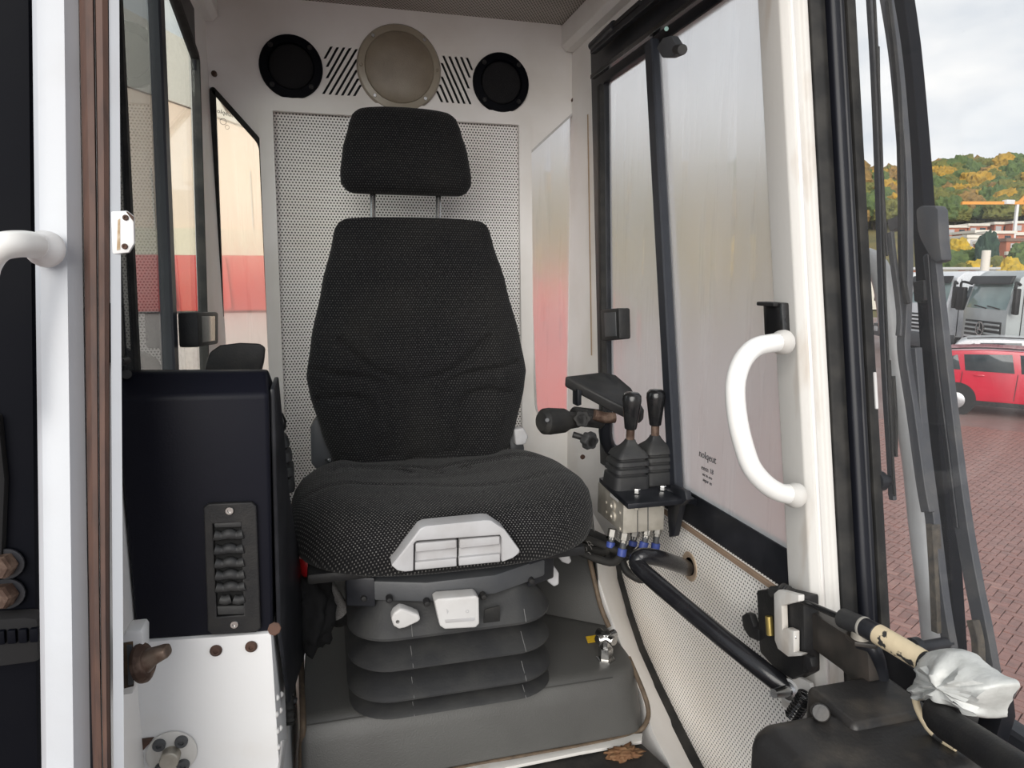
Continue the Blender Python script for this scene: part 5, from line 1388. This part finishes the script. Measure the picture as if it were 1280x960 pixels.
def truck(px, dist, label, body, turn=45, flip=1):
    dn = gpos(px, 1.0); dn.z = 0; tn = V((dn.y, -dn.x, 0))
    fr = (-tn * math.cos(R(turn)) + dn * math.sin(R(turn))).normalized()
    sd = (tn * math.sin(R(turn)) + dn * math.cos(R(turn))).normalized()
    t = vehicle('lorry', label, 'lorry', gpos(px, dist), fr, sd, 'lorries parked in the yard')
    Wd = 2.35
    vslab('cab', [(0, 0, .95), (0, 0, 2.0), (0, .28, 3.05), (0, .55, 3.25), (0, 2.1, 3.3), (0, 2.1, .95)], (Wd, 0, 0), body, t, .06)
    vslab('chassis', [(.3, .5, .55), (.3, 7.0, .55), (.3, 7.0, 1.0), (.3, .5, 1.0)], (Wd - .6, 0, 0), BLACKM, t, .03)
    vslab('load_body', [(-.05, 2.5, 1.05), (-.05, 7.2, 1.05), (-.05, 7.2, 2.4), (-.05, 2.5, 2.4)], (Wd + .1, 0, 0), M('load_grey', (.35, .36, .37), .6), t, .04)
    ws = vslab('windscreen', [(.12, .055, 2.12), (Wd - .12, .055, 2.12), (Wd - .18, .235, 2.90), (.18, .235, 2.90)], (0, -.03, -.01), M('lorry_windscreen', (.22, .30, .29), .08, col2=(.16, .22, .22), nscale=1.5), t, .02)
    for k in (.3, 1.0):
        under(strip('wiper', [(k + .1, -.0, 2.13), (k + .75, .01, 2.20)], .02, .03, BLACKP, None, up=(0, 1, 0)), ws)
    vslab('side_window', [(-.015, .55, 2.05), (-.015, 1.5, 2.05), (-.015, 1.5, 2.75), (-.015, .72, 2.75)], (.03, 0, 0), CARGL, t, .03)
    under(strip('door_seam', [(-.005, .42, 3.0), (-.005, .40, 1.0)], .02, .02, BLACKP, None, up=(1, 0, 0), bev=0), t)
    under(strip('door_seam', [(-.005, 1.6, 3.0), (-.005, 1.6, 1.0)], .02, .02, BLACKP, None, up=(1, 0, 0), bev=0), t)
    vslab('sun_visor', [(.08, .12, 2.88), (Wd - .08, .12, 2.88), (Wd - .1, .22, 3.12), (.1, .22, 3.12)], (0, -.10, -.02), BLACKP, t, .02)
    vslab('front_panel', [(.18, -.02, 1.12), (Wd - .18, -.02, 1.12), (Wd - .22, -.02, 1.75), (.22, -.02, 1.75)], (0, .06, 0), BLACKP, t, .03)
    for k in range(4):
        z = 1.20 + .14 * k
        for s_ in range(2):
            x0 = .26 + s_ * 1.05
            vslab('grille_slat', [(x0, -.06, z), (x0 + .78, -.06, z), (x0 + .78, -.06, z + .06), (x0, -.06, z + .06)], (0, .04, 0), body if k else SILVERP, t, .01)
    bc = V((Wd / 2, -.07, 1.50))
    bd = under(lathe('star_badge', bc, (0, -1, 0), [(.22, 0), (.22, .02), (.185, .02), (.185, 0)], CHROME, None, 28, ring=True), t)
    for k in range(3):
        a = R(90 + 120 * k); tip = bc + V((math.cos(a) * .19, -.01, math.sin(a) * .19)); pr_ = V((-math.sin(a), 0, math.cos(a))) * .035
        under(slab('star_ray', [bc + V((0, -.01, 0)) + pr_, tip, bc + V((0, -.01, 0)) - pr_], (0, -.012, 0), CHROME, None, bev=0), bd)
    vslab('bumper', [(-.02, -.12, .5), (Wd + .02, -.12, .5), (Wd + .02, -.12, 1.05), (-.02, -.12, 1.05)], (0, .5, 0), GREYP, t, .06)
    for x in (.15, Wd - .55): vslab('headlamp', [(x, -.15, .70), (x + .4, -.15, .70), (x + .4, -.15, .92), (x, -.15, .92)], (0, .06, 0), SILVERP, t, .03)
    for x, s_ in ((-.05, -1), (Wd + .05, 1)):
        mr = vslab('mirror', [(x + s_ * .08, .02, 2.0), (x + s_ * .36, -.05, 2.0), (x + s_ * .36, -.05, 2.75), (x + s_ * .08, .02, 2.75)], (0, .14, 0), BLACKP, t, .04)
        under(tube('mirror_arm', [(x, .25, 2.85), (x + s_ * .2, .02, 2.92), (x + s_ * .22, -.0, 2.7)], .04, BLACKP, None, n=4), mr)
    for y in (1.0, 5.2, 6.3): wheel(t, -.05, y, .5, .4, (1, 0, 0))
    return t
truck(1264, 25.0, 'grey green lorry cab standing behind the red and white cars', M('lorry_grey', (.34, .37, .37), .35, col2=(.28, .30, .30), nscale=1.5, coat=.3), 60)
truck(1188, 29.0, 'white lorry cab partly hidden behind the wiper arms', M('lorry_white', (.66, .68, .70), .35, coat=.3), 55)
truck(1126, 33.0, 'pale lorry cab seen between door frame and first wiper', M('lorry_pale', (.55, .57, .58), .4), 70)

# ---- hillside, trees, houses, crane
def terr(d):
    tab = [(0, GZ), (60, GZ), (100, -2.4), (140, 1.0), (172, 6), (205, 12), (310, 34), (350, 36), (420, 30)]
    return lerp_tab(tab, d)
bm = bmesh.new(); prev = None
for d in range(50, 421, 10):
    ring = [bm.verts.new((math.sin(R(a)) * d, math.cos(R(a)) * d, terr(d) + (-.3 if d == 50 else 0) + 2.0 * noise.noise(V((a * .12, d * .02, 0))) * (d > 120))) for a in range(6, 71, 2)]
    if prev:
        for k in range(len(ring) - 1): bm.faces.new((prev[k], prev[k + 1], ring[k + 1], ring[k]))
    prev = ring
hill = finish('hillside', bm, M('hill_undergrowth', (.10, .095, .035), .95, col2=(.20, .15, .045), nscale=.12), None, smooth='all')
struct(hill, 'wooded hillside rising behind the yard', 'hill')
def crown_mesh(name, seed, mat, shape=1.0):
    bm = bmesh.new(); bmesh.ops.create_icosphere(bm, subdivisions=4, radius=1)
    for v in bm.verts:
        n1 = noise.noise(v.co * 1.6 + V((seed, 0, 0))); n2 = noise.noise(v.co * 4.5 + V((0, seed, 0))); n3 = noise.noise(v.co * 11 + V((0, 0, seed)))
        v.co *= 1 + .28 * n1 + .20 * n2 + .16 * n3
        v.co.z *= shape
        if v.co.z < -.4: v.co.z = -.4 + (v.co.z + .4) * .3
    me = bpy.data.meshes.new(name); bm.to_mesh(me); bm.free(); me.materials.append(mat)
    return me
LEAFC = [M('leaf_olive', (.16, .155, .035), .9, col2=(.085, .095, .025), nscale=2.2, lo=.35, hi=.65),
         M('leaf_gold', (.42, .25, .03), .9, col2=(.24, .16, .03), nscale=2.2, lo=.35, hi=.65),
         M('leaf_green', (.10, .145, .04), .9, col2=(.055, .085, .03), nscale=2.2, lo=.35, hi=.65),
         M('leaf_russet', (.28, .17, .05), .9, col2=(.15, .10, .035), nscale=2.2, lo=.35, hi=.65),
         M('leaf_yellow', (.55, .36, .03), .9, col2=(.34, .25, .04), nscale=2.2, lo=.35, hi=.65),
         M('leaf_conifer', (.035, .065, .04), .9, col2=(.02, .04, .03), nscale=2.2, lo=.35, hi=.65)]
KIND = ['olive green', 'golden', 'green', 'russet', 'bright yellow', 'dark conifer']
CR = [[crown_mesh('crown', 3.1 * k + 17 * v, LEAFC[k], 1.9 if k == 5 else 1.05) for v in range(2)] for k in range(6)]
bm = bmesh.new(); bmesh.ops.create_cone(bm, segments=7, radius1=.09, radius2=.05, depth=1.6, cap_ends=True)
TRK = bpy.data.meshes.new('trunk'); bm.to_mesh(TRK); bm.free(); TRK.materials.append(M('bark', (.07, .055, .04), .95))
def tree(px, dist, size, k, label, group, zoff=0):
    p = gpos(px, dist); p.z = terr(dist) + zoff
    t = bpy.data.objects.new('tree', None); COL.objects.link(t); t.location = p; t.scale = (size * (.55 if k == 5 else 1), size * (.55 if k == 5 else 1), size); t.rotation_euler.z = random.uniform(0, 6.28)
    tag(t, label, 'tree', group)
    c = bpy.data.objects.new('crown', random.choice(CR[k])); COL.objects.link(c); c.parent = t; c.location = (0, 0, 1.25); c.scale = (1, 1, random.uniform(.85, 1.15))
    r = bpy.data.objects.new('trunk', TRK); COL.objects.link(r); r.parent = t; r.location = (0, 0, .6)
HILLN = [0]
def hill_tree(px, d, size):
    k = random.choices([0, 1, 2, 3], [4, 2.6, 3.0, 3.4])[0]
    where = 'seen through the door glass' if px > 1060 else 'behind the fogged side windows'
    tree(px, d, size, k, KIND[k] + ' autumn tree on the far wooded hillside, ' + where, 'trees on the far hillside')
for row in range(9):
    px = 1062 + random.uniform(0, 9)
    while px < 1305:
        hill_tree(px + random.uniform(-4, 4), 200 + row * 14 + random.uniform(-5, 5), random.uniform(2.7, 4.0)); px += random.uniform(10.5, 15.5)
for row in range(5):
    px = 665 + random.uniform(0, 20)
    while px < 1050:
        hill_tree(px + random.uniform(-7, 7), 215 + row * 24 + random.uniform(-6, 6), random.uniform(4.4, 6.2)); px += random.uniform(24, 36)
def top_tree(px, d, ytop, k, label, group=None, w=1.0):
    z1 = (345 - ytop) / FPX * gpos(px, d).dot(HF)
    tree(px, d, max(1.0, (z1 - terr(d)) / 2.35) * w, k, label, group)
mids = [(1072, 96, 312, 1, 'golden bush seen between door frame and first wiper'), (1092, 110, 322, 2, 'green bush low down beside the first wiper'),
        (1195, 128, 300, 4, 'bright yellow tree just right of the mirror post'), (1184, 108, 312, 2, 'green tree beside the mirror post, left of the bright yellow tree'),
        (1212, 116, 312, 2, 'green tree below the left end of the crane jib'), (1230, 112, 306, 5, 'dark pointed conifer below the houses'),
        (1247, 104, 322, 0, 'olive bush above the cab of the grey green lorry'), (1262, 100, 326, 4, 'yellow bush above the grey green lorry'),
        (1281, 110, 316, 2, 'green tree at the right picture edge above the lorry'), (1206, 100, 326, 0, 'low olive bush above the white lorry'),
        (1276, 140, 302, 2, 'green tree between houses at the right picture edge'), (1220, 100, 325, 4, 'low yellow green bush in front of the conifer')]
for a in mids: top_tree(*a)
for px, yt, k, where in ((690, 300, 4, 'behind the fogged rear glass'), (760, 296, 1, 'behind the rear half of the side window'), (815, 300, 4, 'behind the side window, just left of its middle bar'),
                 (870, 304, 0, 'behind the side window, just right of its middle bar'), (925, 300, 4, 'behind the front half of the side window'), (985, 298, 1, 'behind the side window, next to the white post')):
    top_tree(px, random.uniform(85, 105), yt, k, 'blurred ' + KIND[k] + ' bush ' + where)

BRICKO = M('orange_brick', (.46, .17, .10), .8, col2=(.36, .13, .08), nscale=.8); RENDER = M('white_render', (.70, .66, .58), .8)
HW = [((1178, 1203, 287, 297), 170, 'orange brick house just right of the mirror post'), ((1205, 1228, 285, 296), 172, 'orange brick house second from the mirror post in the upper row'),
      ((1237, 1256, 283, 293), 174, 'orange brick house left of the crane mast'), ((1259, 1290, 282, 292), 174, 'orange brick house right of the crane mast'),
      ((1214, 1229, 293, 300), 160, 'small orange house with white roof under the upper row'), ((1231, 1262, 294, 303), 158, 'wide orange and white house below the crane jib'),
      ((1205, 1236, 299, 307), 150, 'long low white house above the conifer'), ((1236, 1250, 305, 315), 146, 'narrow brick house beside the conifer'),
      ((1254, 1290, 303, 316), 146, 'brown roofed house at the right edge above the lorry')]
for n_, ((x0, x1, y0, y1), d, label) in enumerate(HW):
    c = gpos((x0 + x1) / 2, d); dep = c.dot(HF)
    wdt = (x1 - x0) / FPX * dep; zt_ = (345 - y0) / FPX * dep * 1.01; zb_ = (345 - y1) / FPX * dep - 3
    t = bpy.data.objects.new('house', None); COL.objects.link(t); tag(t, label, 'house', 'terraced houses on the hillside'); t.location = (c.x, c.y, zb_)
    def hb_(name, u0, u1, v0, v1, w0, w1, mat, par=None):
        pts = [c + HR * u + HF * w0 for u in (u0,)]
        q = [V((c.x, c.y, 0)) + HR * u + HF * w0 + V((0, 0, z)) for u, z in ((u0, v0), (u1, v0), (u1, v1), (u0, v1))]
        o = slab(name, q, HF * (w1 - w0), mat, None, bev=0); adopt(o, par or t); return o
    hb_('walls', -wdt / 2, wdt / 2, zb_, zt_, 0, 7, RENDER if n_ == 6 else BRICKO)
    hb_('flat_roof', -wdt / 2 - .3, wdt / 2 + .3, zt_, zt_ + .5, -.3, 7.3, RENDER if n_ != 8 else M('roof_brown', (.20, .13, .10), .8))
    hb_('balcony_band', -wdt / 2 - .2, wdt / 2 + .2, zt_ - 2.3, zt_ - 1.7, -.5, 0, RENDER)
    nw = max(2, int(wdt / 1.8))
    for k in range(nw):
        u = -wdt / 2 + wdt * (k + .5) / nw
        hb_('window', u - .55, u + .55, zt_ - 1.4, zt_ - .35, -.08, .02, CARGL if k % 2 else SILVERP)
cr = thing('tower_crane', 'orange tower crane with long jib over the hillside houses', 'crane', gpos(1262, 165))
CO = M('crane_orange', (.70, .30, .05), .5); CG = M('crane_pale', (.72, .72, .72), .5)
c = gpos(1262, 165); dep = c.dot(HF)
def cz(py): return (345 - py) / FPX * dep
cr.location.z = terr(165)
strip('mast', [V((c.x, c.y, terr(165) - 1)), V((c.x, c.y, cz(257)))],   .45, .45, CG, cr, up=HR)
jl = (1263 - 1195) / FPX * dep
strip('jib', [V((c.x, c.y, cz(257))) - HR * jl, V((c.x, c.y, cz(257))) + HR * 2], .5, .55, CO, cr, up=HF)
strip('jib_head', [V((c.x, c.y, cz(258))), V((c.x, c.y, cz(249))) + HR * 1.4], .4, .5, CO, cr, up=HF)
strip('counter_stay', [V((c.x, c.y, cz(249))) + HR * 1.4, V((c.x, c.y, cz(258))) + HR * 4.5], .3, .3, CO, cr, up=HF)
box('counterweight', V((c.x, c.y, cz(256))) - HR * (jl * .16), (2.0, 1.0, .8), CG, cr, bev=.1)
wh = thing('low_warehouse', 'long low white shed with orange doors behind the lorries', 'shed', gpos(1205, 72))
c = gpos(1205, 72); dep = c.dot(HF)
def shed(name, p0, p1, y0, y1, w0, w1, mat, par):
    u0, u1 = (p0 - 1205) / FPX * dep * .86, (p1 - 1205) / FPX * dep * .86
    q = [V((c.x, c.y, 0)) + HR * u + HF * w0 + V((0, 0, z)) for u, z in ((u0, (345 - y1) / FPX * dep), (u1, (345 - y1) / FPX * dep), (u1, (345 - y0) / FPX * dep), (u0, (345 - y0) / FPX * dep))]
    return slab(name, q, HF * (w1 - w0), mat, par, bev=.02)
shed('walls', 1030, 1250, 336, 386, 0, 8, RENDER, wh); shed('roof_edge', 1028, 1252, 334, 337, -.4, 8.4, M('shed_roof', (.5, .5, .5), .6), wh)
for a in (1090, 1130, 1196, 1212): shed('orange_door', a, a + 9, 338, 350, -.1, .1, BRICKO, wh)
ps = cyl('white_post', gpos(1230, 60) , gpos(1230, 60) + V((0, 0, 4.9)), .28, RENDER, None)
tag(ps, 'slim white post standing below the conifer', 'post')

# ---- hall, red tipper and red machine glimpsed through the rear glass
PEACH = M('peach_render', (.88, .70, .56), .8, col2=(.84, .65, .50), nscale=.6)
hl = thing('hall_building', 'peach rendered hall with white gable outside the left windows', 'building', (-5.5, 22, GZ))
slab('facade', [V((-16, 22, GZ)), V((3.0, 22, GZ)), V((3.0, 22, 2.6)), V((-6, 22, 5.4)), V((-16, 22, 8.6))], (0, 6, 0), PEACH, hl, bev=.02)
slab('white_gable', [V((-16, 21.9, 8.6)), V((-6, 21.9, 5.4)), V((3.3, 21.9, 2.6)), V((3.3, 21.9, 3.2)), V((-6, 21.9, 7.6)), V((-16, 21.9, 12))], (0, 6.3, 0), RENDER, hl, bev=.02)
slab('white_band', [V((-16, 21.9, .5)), V((3.0, 21.9, .5)), V((3.0, 21.9, 1.35)), V((-16, 21.9, 1.35))], (0, .05, 0), M('cream_band', (.82, .72, .55), .8), hl, bev=0)
for k in range(7):
    strip('panel_joint', [V((-15 + 2.6 * k, 21.98, GZ)), V((-15 + 2.6 * k, 21.98, 3.0))], .04, .03, RENDER, hl, up=(1, 0, 0), bev=0)
RED2 = M('tipper_red', (.62, .04, .03), .4, col2=(.52, .03, .03), nscale=1.2)
tr = thing('red_tipper', 'red tipper body on pale wheels outside the left windows', 'tipper', (-2.2, 12.5, GZ))
slab('skip', [V((-5.0, 12, -.55)), V((-.45, 12, -.55)), V((-.30, 12, .33)), V((-5.2, 12, .33))], (0, 2.2, 0), RED2, tr, bev=.04)
for k in range(6): strip('skip_rib', [V((-4.7 + .8 * k, 11.97, -.5)), V((-4.75 + .8 * k, 11.97, .3))], .06, .08, RED2, tr, up=(1, 0, 0))
slab('chassis', [V((-4.9, 12.1, -1.6)), V((-.5, 12.1, -1.6)), V((-.5, 12.1, -.58)), V((-4.9, 12.1, -.58))], (0, 1.8, 0), M('chassis_pink_grey', (.55, .48, .45), .6), tr, bev=.04)
for x in (-4.2, -3.0, -1.2):
    lathe('wheel', (x, 11.9, GZ + .62), (0, 1, 0), [(0, 0), (.35, .0), (.38, .05), (.58, .05), (.62, .1), (.62, .5), (0, .5)], TYRE, tr, 24)
rm = thing('red_loader', 'red compact machine outside the fogged rear glass', 'machine', (2.35, 6.6, GZ))
slab('bonnet', [V((1.55, 6, -2.4)), V((2.9, 6, -2.4)), V((2.9, 6, -.35)), V((2.5, 6, -.05)), V((1.8, 6, -.02)), V((1.55, 6, -.5))], (0, 1.6, 0), RED2, rm, bev=.12, seg=4)
slab('dark_window', [V((1.82, 5.98, -.42)), V((2.02, 5.98, -.34)), V((2.12, 5.98, -.62)), V((1.98, 5.98, -.72))], (0, .05, 0), CARGL, rm, bev=.01)
slab('chassis', [V((1.4, 6.1, -2.7)), V((3.0, 6.1, -2.7)), V((3.0, 6.1, -2.3)), V((1.4, 6.1, -2.3))], (0, 1.4, 0), BLACKM, rm, bev=.04)
for x in (1.75, 2.75):
    lathe('wheel', (x, 5.9, GZ + .5), (0, 1, 0), [(0, 0), (.28, .0), (.3, .05), (.46, .05), (.5, .1), (.5, .4), (0, .4)], TYRE, rm, 24)
